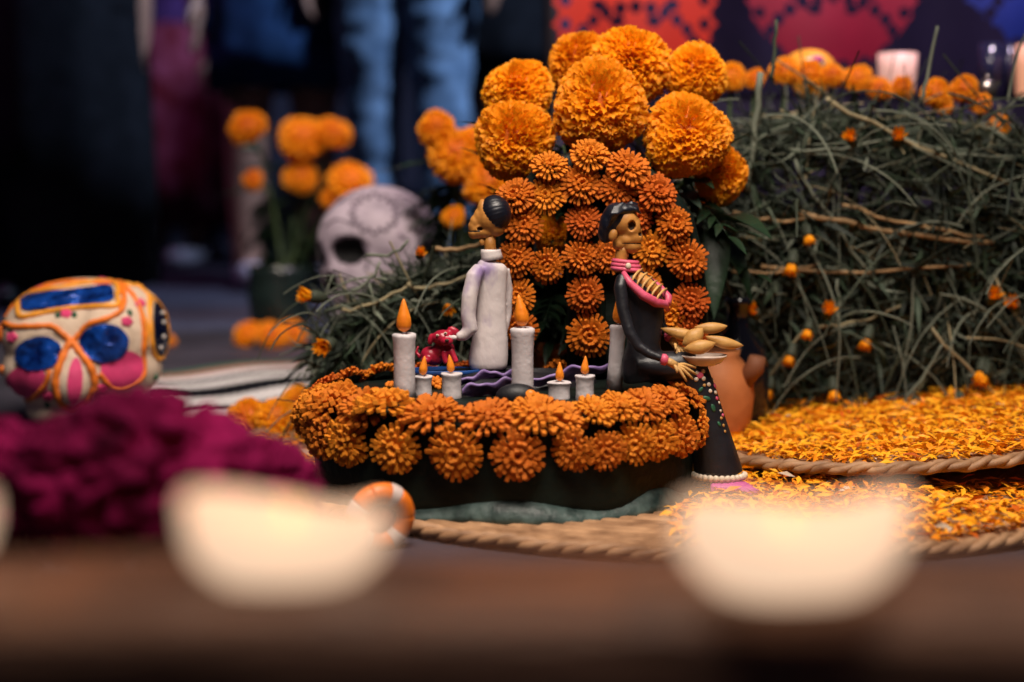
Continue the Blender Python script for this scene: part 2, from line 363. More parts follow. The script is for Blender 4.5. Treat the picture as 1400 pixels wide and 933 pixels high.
# ------------------------------------------------------------------ clay candles
def clay_candle(px, pytop, pybase, Y, wpx, fpx, label, lean=0.0, flean=0.0, grp='clay candles on the altar'):
    base = at(px, pybase, Y); base.z = max(base.z, PH + .001); top = at(px, pytop, Y); h = top.z - base.z; r = wpx * mpp(Y) / 2
    root = thing('clay_candle', base, label, 'clay candle', grp)
    R = random.Random(int(px)); ln = Vector((lean * h, 0, 0))
    def fn(p, a): 
        return Vector((p.x * (1 + .05 * math.sin(3 * a + px)) + lean * p.z, p.y, p.z + (.03 * r * math.sin(2 * a + px) if p.z > h * .8 else 0)))
    obj('candle_body', MB().lathe([(0, -.012), (r * 1.0, -.012), (r * .93, h * .2), (r * .9, h * .6), (r * .97, h * .88), (r * 1.04, h * .94), (r * 1.02, h * .985), (r * .85, h), (r * .4, h * .99), (0, h * .985)], 20, fn=fn), m_candleclay, root)
    fh = fpx * mpp(Y); fr = fh * .24
    wk = obj('wick', MB().tube([ln + Vector((0, 0, h * .97)), ln + Vector((0, 0, h + fh * .12))], [.0016, .0013], 6), m_candleclay, root)
    obj('flame', MB().tube([ln + Vector((flean * fh * s, 0, h + fh * (.06 + s))) for s in (0, .08, .2, .4, .6, .8, .92, 1)], [fr * c for c in (.35, .8, 1, .92, .68, .42, .25, .06)], 10), m_flame, wk)
    return root
clay_candle(553, 456, 540, 1.30, 32, 45, 'tall white clay candle at the left edge of the platform beside red dog')
clay_candle(715, 448, 545, 1.30, 33, 43, 'tall white clay candle standing in front of the white robed figurine', 0, -.15)
clay_candle(578, 514, 545, 1.33, 27, 26, 'short white clay candle tucked against the tall left candle', 0, .12)
clay_candle(617, 510, 545, 1.31, 29, 24, 'short white clay candle standing alone below the red dog', 0, -.1)
clay_candle(765, 522, 548, 1.31, 33, 26, 'short thick white clay candle left of the pair before the arch')
clay_candle(799, 513, 545, 1.30, 27, 25, 'short slim white clay candle right of the pair before the arch', 0, .05)
clay_candle(841, 444, 518, 1.345, 23, 36, 'tall leaning white clay candle close behind the black dress figurine', .06, -.05)
# ------------------------------------------------------------------ purple clay cloth pieces, tray
def wavy(px0, py0, px1, py1, Y0, Y1, label, wv, mat=m_lilac):
    a = at(px0, py0, Y0); b = at(px1, py1, Y1); c = (a + b) / 2; root = c.copy(); root.z = PH + .004
    ax = (b - a); L = ax.length; ax.normalize(); up = Vector((0, -.65, .70)); mb = MB()
    def f(u, v, off):
        s = u - .5; wid = wv * (1 - (2 * abs(s)) ** 3 * .8)
        p = ax * (s * L) + up * ((v - .5) * wid) + Vector((0, 0, .0022 * math.sin(u * 11 + v * 3 + px0) * (1 if v > .5 else .4) + .0010 * math.sin(u * 23 + px1)))
        return p + Vector((0, off * .3, off)) + (c - root)
    mb.grid(lambda u, v: f(u, v, .0012), 36, 6); mb.grid(lambda u, v: f(u, 1 - v, -.0012), 36, 6)
    n = 36 * 7 + 7
    for i in range(36):
        for jj, kk in ((0, 6), (6, 0)):
            mb.f.append((i * 7 + jj, (i + 1) * 7 + jj, n + (i + 1) * 7 + kk, n + i * 7 + kk)); mb.m.append(0)
    return tag(obj('clay_cloth', mb, mat, loc=root), label, 'clay cloth', 'purple clay cloths on the platform')
wavy(632, 536, 722, 526, 1.31, 1.33, 'wavy lilac clay cloth lying left of the second tall candle', .020)
wavy(628, 522, 702, 512, 1.36, 1.38, 'frilled lilac clay cloth at the foot of the white robe', .016)
wavy(728, 524, 832, 502, 1.35, 1.36, 'purple clay cloth spread between the short candles and the arch', .018)
# black mound the white figure kneels on
mound = MB()
def mfn(p, a): return Vector((p.x * (1 + .12 * math.sin(3 * a)), p.y, p.z + .002 * math.sin(5 * a)))
mc = at(690, 512, 1.405); mc.z = PH
mound.lathe([(0, .016), (.045, .0155), (.07, .012), (.088, .004), (.09, -.004), (0, -.004)], 40, sy=.62, fn=mfn)
tag(obj('black_mound', mound, m_cblack, loc=mc), 'low black clay mound under the white robed figurine', 'clay mound')
tp = at(606, 500, 1.40); tp.z = PH + .012
tray = thing('blue_tray', tp, 'small blue clay tray under the red dog', 'clay tray')
obj('tray_body', MB().lathe([(0, 0), (.034, 0), (.039, .006), (.036, .0065), (.032, .003), (0, .003)], 32, sy=.5), m_blue, tray)
obj('support', MB().lathe([(0, -.018), (.02, -.018), (.022, -.001), (0, -.001)], 24, sy=.5), m_cblack, tray)
seeds = MB(); R = random.Random(5)
sp = at(585, 512, 1.375); sp.z = PH + .002
for i in range(150):
    a = R.uniform(0, 6.28); q = R.random() ** .5
    seeds.ell((q * .042 * math.cos(a), q * .014 * math.sin(a), .002 + .008 * (1 - q) + R.uniform(0, .003)), R.uniform(.0018, .0028), 6, 4)
tag(obj('clay_crumbs', seeds, m_cflower_y, loc=sp), 'heap of tiny orange clay pellets beside the blue tray', 'clay pellets', kind='stuff')
bp = at(716, 540, 1.285); bp.z = PH
blk = thing('black_clay_bead', bp, 'black clay lump with an orange spot before the second tall candle', 'clay ornament')
obj('bead_body', MB().ell((-.006, 0, .008), (.020, .012, .012), 20, 12), m_cblack, blk); obj('spot', MB().ell((.006, -.008, .011), (.0055, .004, .0045), 12, 8), m_flame, blk)
# ------------------------------------------------------------------ figurine in the white robe
m_robe = M('white_robe_clay', (.27, .19, .38), .55, .0, 22, bump=.4, bscale=90, col2=(.64, .57, .56), stretch=(1, 1, .6))
cr = [n for n in m_robe.node_tree.nodes if n.type == 'VALTORGB'][0].color_ramp; cr.elements[0].position = .29; cr.elements[1].position = .42
Y0 = 1.405; s1 = mpp(Y0); base = at(668, 506, Y0)
man = thing('robed_skeleton_figurine', base, 'clay skeleton figurine in a white robe with black hair, reaching to a red dog', 'figurine')
def L1(px, py, dy=0): return at(px, py, Y0 + dy) - base
mb = MB()
rows = [(357, 659, 688), (361, 653, 692), (368, 650, 694), (385, 651, 693), (410, 651, 692), (440, 649, 693), (465, 645, 695), (485, 641, 695), (498, 640, 694), (505, 643, 691)]
mb.tube([L1((a + b) / 2, y) for y, a, b in rows], [(b - a) / 2 * s1 for y, a, b in rows], 24, flat=(1, .72, 1))
mb.tube([L1(656, 366, -.008), L1(648, 378, -.014), L1(642, 405, -.018), L1(640, 432, -.019), L1(643, 450, -.019), L1(634, 459, -.020), L1(624, 461, -.021)], [9 * s1, 11 * s1, 11 * s1, 10.5 * s1, 11 * s1, 8 * s1, 5.5 * s1], 14)
mb.tube([L1(690, 368, .006), L1(694, 395, .010), L1(693, 430, .012), L1(688, 452, .008)], [7 * s1, 7.5 * s1, 7 * s1, 7 * s1], 12)
link('robe', fuse(mb, .0016, m_robe, 'robe', 4), man)
mb = MB(); cen = [L1(673, 356), L1(672, 350), L1(671, 345), L1(671, 341)]
mb.tube(cen + [L1(671, 343)], [15.5 * s1, 14.5 * s1, 14 * s1, 13.6 * s1, 9 * s1], 20, flat=(1, .9, 1)); obj('collar', mb, m_wclay, man)
mb = MB(); mb.tube([L1(671, 346), L1(670, 336), L1(669, 324)], [8.5 * s1, 8 * s1, 9 * s1], 12); obj('neck', mb, m_skin, man)
mb = MB()
for px, py, dy, r in ((671, 298, 0, (21, 19, 24)), (660, 290, 0, (8, 13, 18)), (656, 298, 0, (9, 13, 14)), (651, 304, 0, (9, 12, 11)), (648, 310, 0, (8.5, 10.5, 9)), (648, 318, 0, (8.5, 10.5, 9.5)), (655, 314, 0, (13, 12.5, 13)), (664, 317, 0, (14, 13, 10)), (678, 312, 0, (13, 14, 12))):
    mb.ell(L1(px, py, dy), [c * s1 for c in r], 18, 12)
socket = L1(656, 313.5, -.0095)
def mw(v):
    d = (v - socket); q = (d.x / (4.5 * s1)) ** 2 + (d.z / (3 * s1)) ** 2
    if q < 1 and v.y < 0: v = v + Vector((0, .004 * (1 - q), 0))
    m = L1(647, 316.3); 
    if v.x < L1(656, 316).x and abs(v.z - m.z) < 1.3 * s1: v = Vector((v.x + .0004, v.y * .97, v.z))
    return v
def mm(c):
    d = c - socket; return 1 if ((d.x / (4.0 * s1)) ** 2 + (d.z / (2.6 * s1)) ** 2 < 1 and c.y < 0) or (c.x < L1(656, 316).x and abs(c.z - L1(647, 316.3).z) < .9 * s1) else 0
mhead = link('skull_head', fuse(mb, .0008, [m_skin, m_hole], 'head', 14, mm, mw), man)
mb = MB(); rot = Matrix.Rotation(math.radians(-16), 3, 'Y')
hc = L1(677.5, 291.5); vs = []; nu, nv = 72, 24
for i in range(nv + 1):
    th = PI * i / nv
    for j in range(nu):
        ph = 2 * PI * j / nu; rip = 1 + .025 * math.sin(ph * 26) * math.sin(th)
        v = Vector((21.5 * s1 * math.cos(th), 22 * s1 * math.sin(th) * math.cos(ph) * rip, 24.5 * s1 * math.sin(th) * math.sin(ph) * rip)); vs.append(hc + rot @ v)
mb.add(vs, [(i * nu + j, (i + 1) * nu + j, (i + 1) * nu + (j + 1) % nu, i * nu + (j + 1) % nu) for i in range(nv) for j in range(nu)])
obj('hair', mb, m_hair, mhead)
obj('ear', MB().ell(L1(659, 331, -.003), (4 * s1, 3 * s1, 5 * s1), 12, 8), m_skin, mhead)
mb = MB(); w0 = L1(625, 461, -.021)
mb.ell(L1(620, 462, -.021), (6 * s1, 4 * s1, 3.6 * s1), 12, 8)
for k, (dx, dz) in enumerate(((-14, -1), (-15, -3.5), (-13, -6), (-11, -8), (-7, 4))):
    a = L1(619, 462, -.022 + k * .0012); mb.tube([a, a + Vector((dx * .6 * s1, -.002, (dz * .4 + 1) * s1)), a + Vector((dx * s1, -.001, dz * s1))], [1.5 * s1, 1.4 * s1, 1 * s1], 6)
obj('hand', mb, m_wclay, man)
# ------------------------------------------------------------------ red dog
Yd = 1.395; sd = mpp(Yd); dbase = at(598, 499, Yd)
dog = thing('red_dog_figurine', dbase, 'small glossy red clay dog crouching on a blue tray', 'dog figurine')
def L2(px, py, dy=0): return at(px, py, Yd + dy) - dbase
mb = MB()
for px, py, dy, r, an in ((591, 487, .004, (17, 13, 13), 20), (602, 479, .002, (12, 11, 12), 0), (613, 477, 0, (9, 10, 9), 0), (604, 461, -.004, (14, 13, 10), -10), (611, 467, -.013, (9, 9, 6.5), 0), (622, 455, -.002, (12, 4, 6.5), 38), (589, 464, -.004, (4.5, 4, 8.5), 12), (582, 493, -.006, (7, 7, 6), 0)):
    mb.ell(L2(px, py, dy), [c * sd for c in r], 16, 10, rot=Matrix.Rotation(math.radians(an), 3, 'Y'))
mb.tube([L2(616, 478, -.008), L2(620, 487, -.010), L2(624, 496, -.012)], [5 * sd, 4.4 * sd, 4 * sd], 10); mb.tube([L2(608, 480, -.010), L2(608, 490, -.012), L2(611, 497, -.013)], [5 * sd, 4.4 * sd, 4 * sd], 10)
mb.tube([L2(576, 490, .008), L2(569, 482, .010), L2(572, 473, .010)], [3.4 * sd, 2.6 * sd, 1.6 * sd], 8)
link('body', fuse(mb, .0011, m_red, 'body', 3), dog)
for px, py in ((598, 459), (609, 456)):
    ey = obj('eye', MB().ell(L2(px, py, -.0125), (2.4 * sd, 1.6 * sd, 2.0 * sd), 10, 6), m_pearl, dog)
    obj('pupil', MB().ell(L2(px, py, -.0137), (1.1 * sd, .8 * sd, 1.0 * sd), 8, 6), m_hole, ey)
obj('nose', MB().ell(L2(611, 466, -.0205), (3 * sd, 2 * sd, 2.2 * sd), 10, 6), m_hole, dog)
# ------------------------------------------------------------------ seated figurine in black
m_dress = M('black_dress_clay', (.012, .012, .016), .42, .35, 50, bump=.3, bscale=130, spec=.45)
Yw = 1.335; sw = mpp(Yw); wb = at(905, 512, Yw)
wom = thing('seated_skeleton_figurine', wb, 'clay skeleton figurine in a long black dress with pink neckline, seated on the platform edge', 'figurine')
def L3(px, py, dy=0): return at(px, py, Yw + dy) - wb
def T3(mb, pts, n=16, flat=(1, 1, 1)): mb.tube([L3(p[0], p[1], p[2] if len(p) > 3 else 0) for p in pts], [p[-1] * sw for p in pts], n, flat=flat)
mb = MB()
T3(mb, [(854, 368, 9), (860, 376, 17), (872, 394, 25), (881, 416, 27), (882, 445, 24), (880, 470, 23), (878, 492, 28), (880, 508, 31), (882, 520, 29)], 20, (1, .8, 1))
T3(mb, [(868, 502, -.004, 20), (900, 502, -.004, 22), (930, 500, -.004, 21), (948, 503, -.004, 19)], 16)
T3(mb, [(940, 496, -.004, 14), (950, 508, -.004, 19), (958, 540, -.004, 23), (966, 575, -.004, 26), (974, 610, -.004, 30), (981, 640, -.004, 33), (983, 650, -.004, 34)], 20, (1, .85, 1))
T3(mb, [(852, 380, -.010, 10), (848, 393, -.016, 9.5), (852, 425, -.021, 8.5), (861, 455, -.026, 8), (873, 474, -.028, 7.5), (890, 485, -.031, 6.5), (907, 491, -.033, 5.5)], 12)
T3(mb, [(888, 388, .012, 10), (898, 415, .020, 9), (903, 445, .016, 8), (914, 459, .004, 6)], 12)
dress_me = fuse(mb, .0015, m_dress, 'dress', 4); link('dress', dress_me, wom)
bvh = BVHTree.FromPolygons([v.co.copy() for v in dress_me.vertices], [tuple(p.vertices) for p in dress_me.polygons])
def on_dress(px, py):
    o = Vector((0, 0, CAMZ)) - wb; h = bvh.ray_cast(o, ray(px, py).normalized()); return (h[0], h[1]) if h[0] else (L3(px, py), Vector((0, -1, 0)))
rr = random.Random(3)
for cx, cy, mt, r, nm in [(953, 510, m_pearl, 3, 0), (961, 508, m_pearl, 3, 0), (952, 519, m_pearl, 3.2, 0), (962, 518, m_pearl, 3.2, 0), (957, 513, m_pink, 5, 1), (969, 526, m_pearl, 3.2, 0), (974, 519, m_pearl, 2.6, 0), (971, 535, m_pearl, 3, 0), (978, 537, m_pearl, 3, 0), (977, 528, m_pink, 4, 1), (963, 527, m_bread, 2.4, 0), (966, 545, m_green, 6, 2), (975, 558, m_green, 6, 2), (983, 551, m_pearl, 2.2, 0), (985, 562, m_pearl, 2.2, 0), (986, 572, m_bread, 2.4, 0), (989, 582, m_bread, 2.4, 0), (983, 580, m_green, 4, 2), (988, 568, m_pink, 2.6, 1), (991, 590, m_bread, 2, 0), (958, 533, m_green, 4.5, 2), (980, 545, m_pink, 3, 1)]:
    p, nn = on_dress(cx, cy); q = nn.to_track_quat('Z', 'Y').to_matrix()
    el = (r * sw, r * sw * (.55 if nm == 2 else 1), .0009 if nm else r * sw * .5)
    obj(('bead', 'painted_flower', 'painted_leaf')[nm], MB().ell(p + nn * .0003, el, 12, 6, rot=q @ Matrix.Rotation(rr.uniform(0, 6), 3, 'Z')), mt, wom)
for i in range(15):
    a = -PI * (i / 14) + .0; c = L3(983, 651, -.004); p = c + Vector((35 * sw * math.cos(a), 30 * sw * math.sin(a) * .9, .001)); obj('hem_pearl', MB().ell(p, (5 * sw, 5 * sw, 5 * sw), 12, 8), m_pearl, wom)
mb = MB(); c = L3(985, 655, -.004)
for i in range(15):
    a = -PI * .62 + i * .1; ln = (45 + 26 * math.exp(-((i - 10) / 3.) ** 2)) * sw; d = Vector((math.cos(a), math.sin(a) * .9, 0))
    mb.tube([c + d * 22 * sw + Vector((0, 0, .0015)), c + d * (22 * sw + (ln - 22 * sw) * .5) + Vector((0, 0, -.002)), c + d * ln + Vector((0, 0, -.0065 + .001 * (i % 3)))], [2 * sw, 6.0 * sw, 2.4 * sw], 8, flat=(1, 1, .35))
obj('fringe', mb, m_rose, wom)
mb = MB()
T3(mb, [(850, 372, 9), (850, 366, 8.5), (849, 360, 9.4), (849, 355, 8.5), (850, 350, 9.4), (851, 344, 9), (852, 338, 10)], 14); obj('neck', mb, m_skin, wom)
for i, (py, rx) in enumerate(((358, 16), (363, 17.5), (368, 18.5))):
    c = L3(855 + i * .5, py); obj('collar_ring', MB().tube([c + Vector((rx * sw * math.cos(t), rx * .85 * sw * math.sin(t), -.10 * rx * sw * math.cos(t) )) for t in [2 * PI * k / 28 for k in range(29)]], 3.4 * sw, 8, caps=False), m_pink, wom)
obj('brooch', MB().ell(L3(859, 364, -.0125), (4 * sw, 2.4 * sw, 4.4 * sw), 12, 8), m_pearl, wom)
mb = MB(); T3(mb, [(852, 372, -.014, 3), (861, 387, -.019, 5), (879, 404, -.020, 6.2), (897, 414, -.016, 6.5), (909, 416, -.008, 5.5), (913, 424, -.003, 3)], 12); obj('neckline', mb, m_pink, wom)
mb = MB(); T3(mb, [(868, 368, .006, 3), (885, 381, .008, 4.5), (902, 394, .006, 5.5), (914, 407, .0, 5.5), (913, 416, -.006, 5)], 12); obj('neckline', mb, m_pink, wom)
mb = MB(); T3(mb, [(866, 376, -.004, 9), (880, 388, -.005, 12), (897, 402, -.004, 10)], 12); obj('breastbone', mb, m_skin, wom)
for i in range(6):
    t = i / 5; ax, ay = 869 + 33 * t, 374 + 27 * t
    mb = MB(); T3(mb, [(ax - 5, ay + 11, -.019, 1.2), (ax - 2, ay + 4, -.0165, 1.7), (ax + 4, ay - 3, -.010, 1.9), (ax + 9, ay - 6, .002, 1.5)], 8); obj('rib', mb, m_bone, wom)
mb = MB()
for px, py, dy, r in ((853, 304, 0, (21, 18, 20)), (862, 312, 0, (16.5, 16, 18)), (865, 325, 0, (14, 14, 14)), (857, 328, 0, (16, 14, 13)), (862, 337, 0, (15, 12.5, 10)), (848, 334, 0, (11, 12, 10))):
    mb.ell(L3(px, py, dy), [c * sw for c in r], 18, 12)
hs = [(L3(863.5, 309, -.0095), 6.2, 7.4, Vector((.1, 1, 0))), (L3(876.5, 309, -.001), 3, 6, Vector((-1, .3, 0))), (L3(874.5, 320.5, -.004), 2.6, 3.6, Vector((-1, .4, 0)))]
def ww(v):
    for c, rx, rz, d in hs:
        e = v - c; q = (e.x / (rx * sw)) ** 2 + (e.z / (rz * sw)) ** 2 + (e.y / (.006)) ** 2
        if q < 1: v = v + d * (.006 * (1 - q) ** .6)
    mz = L3(865, 332.6)
    if v.x > L3(850, 332).x and abs(v.z - mz.z) < 1.2 * sw: v = Vector((v.x - .0003, v.y * .97, v.z))
    return v
def wm(c):
    for p, rx, rz, d in hs:
        e = c - p
        if (e.x / (rx * .8 * sw)) ** 2 + (e.z / (rz * .8 * sw)) ** 2 < 1 and abs(e.y) < .010 and c.y < .004: return 1
    return 1 if c.x > L3(850, 332).x and abs(c.z - L3(865, 332.6).z) < .8 * sw else 0
whead = link('skull_head', fuse(mb, .0008, [m_skin, m_hole], 'head', 12, wm, ww), wom)
obj('ear', MB().ell(L3(838, 322, -.010), (6 * sw, 3.5 * sw, 8.5 * sw), 12, 8, rot=Matrix.Rotation(.3, 3, 'Y')), m_skin, whead)
mb = MB()
for px, py, dy, r in ((843, 298, .002, (20, 21, 21)), (834, 308, .002, (15, 18, 22)), (828, 318, .004, (11, 14, 15)), (852, 287, 0, (18, 18, 9)), (862, 285, 0, (12, 14, 6))):
    mb.ell(L3(px, py, dy), [c * sw for c in r], 18, 12)
mb.tube([L3(860, 284, -.006), L3(870, 287, -.007), L3(877, 293, -.004)], [5 * sw, 3.5 * sw, 1.2 * sw], 8); mb.tube([L3(856, 282, .0), L3(864, 277, .0), L3(873, 279, .002)], [4 * sw, 2.6 * sw, 1.0 * sw], 8)
for k in range(7): mb.tube([L3(840 + k * 4, 277 + abs(k - 3) * 1.5, -.010 + .001 * k), L3(836 + k * 1.5, 292, -.016), L3(830, 312, -.014 + .002 * k)], [2.2 * sw, 2.6 * sw, 1.5 * sw], 6)
link('hair', fuse(mb, .0010, m_hair, 'hair', 2), whead)
for px, py, dy in ((908, 492, -.033), (914, 460, .003)):
    c = L3(px, py, dy); obj('cuff', MB().ell(c, (6.5 * sw, 7.5 * sw, 8 * sw), 14, 10), m_pink, wom)
def hand3(w, tips, thumb, nm):
    mb = MB(); W = L3(*w); mid = sum((L3(*t) for t in tips), Vector()) / len(tips); pc = W.lerp(mid, .30)
    mb.tube([W, W.lerp(mid, .18), W.lerp(mid, .38)], [4 * sw, 5.6 * sw, 5.2 * sw], 10)
    for i, t in enumerate(tips + [thumb]):
        T = L3(*t); a = pc.lerp(T, .05); k1 = a.lerp(T, .45) + Vector((0, -.0015, 2.6 * sw)); mb.tube([W.lerp(pc, .6), a, k1, a.lerp(T, .75) + Vector((0, -.001, 1.2 * sw)), T], [2.2 * sw, 2.4 * sw, 2.3 * sw, 1.9 * sw, 1.2 * sw], 8)
    obj(nm, mb, m_bone, wom)
hand3((910, 492, -.033), [(951, 503, -.024), (952, 512, -.030), (948, 519, -.034), (939, 522, -.037)], (926, 510, -.040), 'hand')
hand3((916, 461, .002), [(926, 492, -.012), (933, 494, -.010), (941, 493, -.006), (948, 490, 0)], (924, 478, -.014), 'hand')
# bowl of bread on the lap
Yb = 1.325; sb = mpp(Yb); bb = at(962, 500, Yb)
bowl = thing('bread_bowl', bb, 'pale clay bowl held on the lap of the figurine in black', 'bowl')
obj('bowl_body', MB().lathe([(0, 0), (14 * sb, 0), (24 * sb, 4 * sb), (31 * sb, 12 * sb), (32 * sb, 15 * sb), (29 * sb, 14 * sb), (20 * sb, 6 * sb), (0, 4 * sb)], 36, sy=.75), m_bowl, bowl)
for px, py, dy, l, h, an, lb in ((972, 449, .006, 23, 9, 2, 'ochre clay loaf on top of the heap in the bowl'), (932, 457, .004, 30, 9, -10, 'ochre clay loaf at the left of the heap, behind the hand'), (948, 462, -.006, 18, 13, 40, 'wide ochre clay leaf shaped loaf behind the fingers'), (990, 469, -.002, 27, 9, -14, 'long ochre clay loaf jutting out at the right of the bowl'), (957, 475, -.012, 22, 11, 10, 'ochre clay loaf at the front of the bowl')):
    c = at(px, py, Yb + dy); mb = MB(); nn = 9
    q = Matrix.Rotation(math.radians(-an), 3, 'Y'); mb.tube([q @ Vector(((i / nn * 2 - 1) * l * sb, 0, .10 * l * sb * (i / nn * 2 - 1) ** 2)) for i in range(nn + 1)], [h * .92 * sb * (max(0, 1 - abs(i / nn * 2 - 1) ** 1.8) ** .85 * .95 + .05) for i in range(nn + 1)], 14, flat=(1, .8, 1))
    tag(obj('clay_loaf', mb, m_bread, loc=c), lb, 'clay bread', 'clay loaves in the bowl')
# ------------------------------------------------------------------ bouquet of marigolds behind the arch
GB = 'marigolds in the bouquet above the arch'
bk = Vector(gnd(815, 600)); bk.y = 1.66; bk.x = at(815, 300, 1.66).x; bk.z = 0
vase = thing('glazed_vase', bk, 'dark glazed vase holding the bouquet behind the clay arch', 'vase')
obj('vase_body', MB().lathe([(0, 0), (.05, 0), (.062, .03), (.068, .09), (.060, .15), (.064, .165), (.058, .165), (.05, .12), (0, .11)], 40), m_cgreen, vase)
BQ = [(793, 88, 43, 1.60, (-.45, -.6, .9), 'marigold peeking out at the top left of the bouquet, partly hidden'),
      (862, 92, 52, 1.56, (.25, -.7, .9), 'large marigold at the very top of the bouquet'),
      (820, 146, 57, 1.49, (0, -1, .25), 'largest marigold at the front centre of the bouquet'),
      (709, 128, 44, 1.56, (-.45, -.75, .75), 'marigold at the upper left of the bouquet'),
      (703, 192, 48, 1.50, (-.25, -1, .2), 'marigold at the left of the bouquet above the black hair'),
      (950, 102, 42, 1.57, (.4, -.7, .8), 'marigold at the upper right of the bouquet before the hay'),
      (938, 186, 57, 1.49, (.12, -1, .3), 'ragged marigold at the right front of the bouquet'),
      (984, 240, 38, 1.54, (.65, -.8, 0), 'marigold at the lower right of the bouquet among dark leaves'),
      (758, 322, 27, 1.53, (-.2, -1, .4), 'small marigold showing through the opening of the arch')]
for i, (px, py, r, Y, d, lb) in enumerate(BQ):
    p = at(px, py, Y); ft = bk + Vector((rnd.uniform(-.03, .03), rnd.uniform(-.03, .03), .14))
    marigold(p, r * mpp(Y) * 1.06, d, ft, lb, GB, i, leaves=7, leafset=PINN + BROAD)
# leafy sprigs of the bouquet
R = random.Random(9)
def sprig(path, n, label, leafs, size=(.8, 1.3), name='leaf_sprig', out=.9, grp='leafy sprigs in the bouquet', drop=.2):
    base = Vector(path[0]); root = thing(name, base, label, 'leaf sprig', grp)
    pts = [Vector(p) - base for p in path]; obj('stem', MB().tube(pts, [.0026 - .0012 * i / (len(pts) - 1) for i in range(len(pts))], 6), m_stem, root)
    for k in range(n):
        t = .25 + .75 * (k + .5) / n; f = t * (len(pts) - 1); i = min(int(f), len(pts) - 2); p = pts[i].lerp(pts[i + 1], f - i); tg = (pts[i + 1] - pts[i]).normalized()
        d = (tg * .5 + Vector((R.uniform(-1, 1), R.uniform(-1, .25), R.uniform(-.6, .5) - drop)) * out).normalized()
        o = link('leaf', R.choice(leafs), root, p, d.to_track_quat('Y', 'Z')); s = R.uniform(*size); o.scale = (s, s, s)
def curve(a, b, sag=.0, n=6):
    a, b = Vector(a), Vector(b); return [a.lerp(b, i / n) + Vector((0, 0, sag * math.sin(PI * i / n))) for i in range(n + 1)]
top = bk + Vector((0, 0, .15))
sprig(curve(top, at(985, 300, 1.55), .03), 16, 'dark leafy sprig drooping at the right of the arch', BROAD)
sprig(curve(top, at(966, 350, 1.60), .04), 12, 'dark leafy sprig hanging low beside the terracotta pot', BROAD + [PINN[0]])
sprig(curve(top, at(940, 250, 1.54), .02), 16, 'dark leafy sprig under the ragged marigold', BROAD + [PINN[0]])
sprig(curve(top, at(880, 235, 1.58), .01), 14, 'dark leafy sprig between the front marigolds', PINN + BROAD)
sprig(curve(top, at(770, 200, 1.57), .01), 16, 'dark feathery sprig left of the front marigold', PINN)
sprig(curve(top, at(725, 270, 1.58), .02), 14, 'dark feathery sprig behind the left of the arch', PINN)
sprig(curve(top, at(760, 400, 1.56), .03), 16, 'dark feathery sprig seen through the arch opening', PINN)
# ------------------------------------------------------------------ terracotta pots behind
pb = gnd(984, 606); pb.y = 1.56; pb.x = at(981, 540, 1.56).x; pb.z = 0
pot = thing('terracotta_pot', pb, 'round terracotta pot with a glossy spout behind the black dress', 'pot'); sp_ = mpp(1.6) * 1.0
obj('pot_body', MB().lathe([(0, 0), (24 * sp_, 0), (34 * sp_, 14 * sp_), (45 * sp_, 45 * sp_), (49 * sp_, 80 * sp_), (46 * sp_, 105 * sp_), (36 * sp_, 124 * sp_), (28 * sp_, 134 * sp_), (30 * sp_, 142 * sp_), (26 * sp_, 141 * sp_), (24 * sp_, 130 * sp_), (0, 100 * sp_)], 48), m_terra, pot)
obj('spout', MB().tube([Vector((30 * sp_, -20 * sp_, 100 * sp_)), Vector((46 * sp_, -26 * sp_, 122 * sp_)), Vector((48 * sp_, -28 * sp_, 136 * sp_))], [12 * sp_, 13 * sp_, 11 * sp_], 14), m_terrad, pot)
m_black_gloss = M('black_gloss', (.006, .006, .01), .08, .2, 20, spec=.6)
p0 = at(1012, 452, 1.58)
jug = thing('black_bottle', Vector((.258, 1.615, 0)), 'glossy black bottle glinting behind the terracotta pot', 'bottle')
obj('bottle_body', MB().lathe([(0, 0), (.033, 0), (.036, .01), (.036, .09), (.030, .115), (.013, .135), (.012, .16), (.015, .162), (.015, .170), (0, .170)], 32), m_black_gloss, jug)
p1 = at(765, 480, 1.57)
cup = thing('terracotta_cup', Vector((p1.x, 1.585, 0)), 'small terracotta cup seen through the arch opening', 'cup')
obj('cup_body', MB().lathe([(0, 0), (.022, 0), (.030, .05), (.036, .11), (.038, .125), (.034, .125), (.028, .06), (0, .05)], 32), m_terra, cup)
# ------------------------------------------------------------------ bundles of cut marigold plants
m_st = [M('dry_stem_grey', (.12, .135, .10), .7, .3, 20), M('dry_stem_dark', (.014, .021, .014), .7, .4, 20), M('dry_stem_olive', (.034, .044, .027), .7, .35, 20), M('dry_stem_straw', (.26, .215, .12), .7, .3, 20), M('dry_leaf_green', (.020, .036, .018), .65, .4, 20)]
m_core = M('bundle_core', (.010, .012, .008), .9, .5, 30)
m_stalk = M('straw_stalk', (.28, .17, .075), .65, .35, 30, stretch=(1, 1, 1))
bud_mb = MB(); bud_mb.tube([(0, 0, 0), (0, 0, .005), (0, 0, .012), (0, 0, .016)], [.0025, .005, .0058, .0052], 10, 0)
for k in range(26):
    a = rnd.uniform(0, 6.28); q = rnd.random() ** .5 * .0045; v, f = blade(.012, .005, .1, 3); bud_mb.inst(v, f, [Matrix.Translation((q * math.cos(a), q * math.sin(a), .014)) @ Matrix.Rotation(a - PI / 2, 4, 'Z') @ Matrix.Rotation(PI / 2 - q * 60, 4, 'X')], 1)
BUD = bud_mb.mesh('marigold_bud', [m_st[2], m_petal])
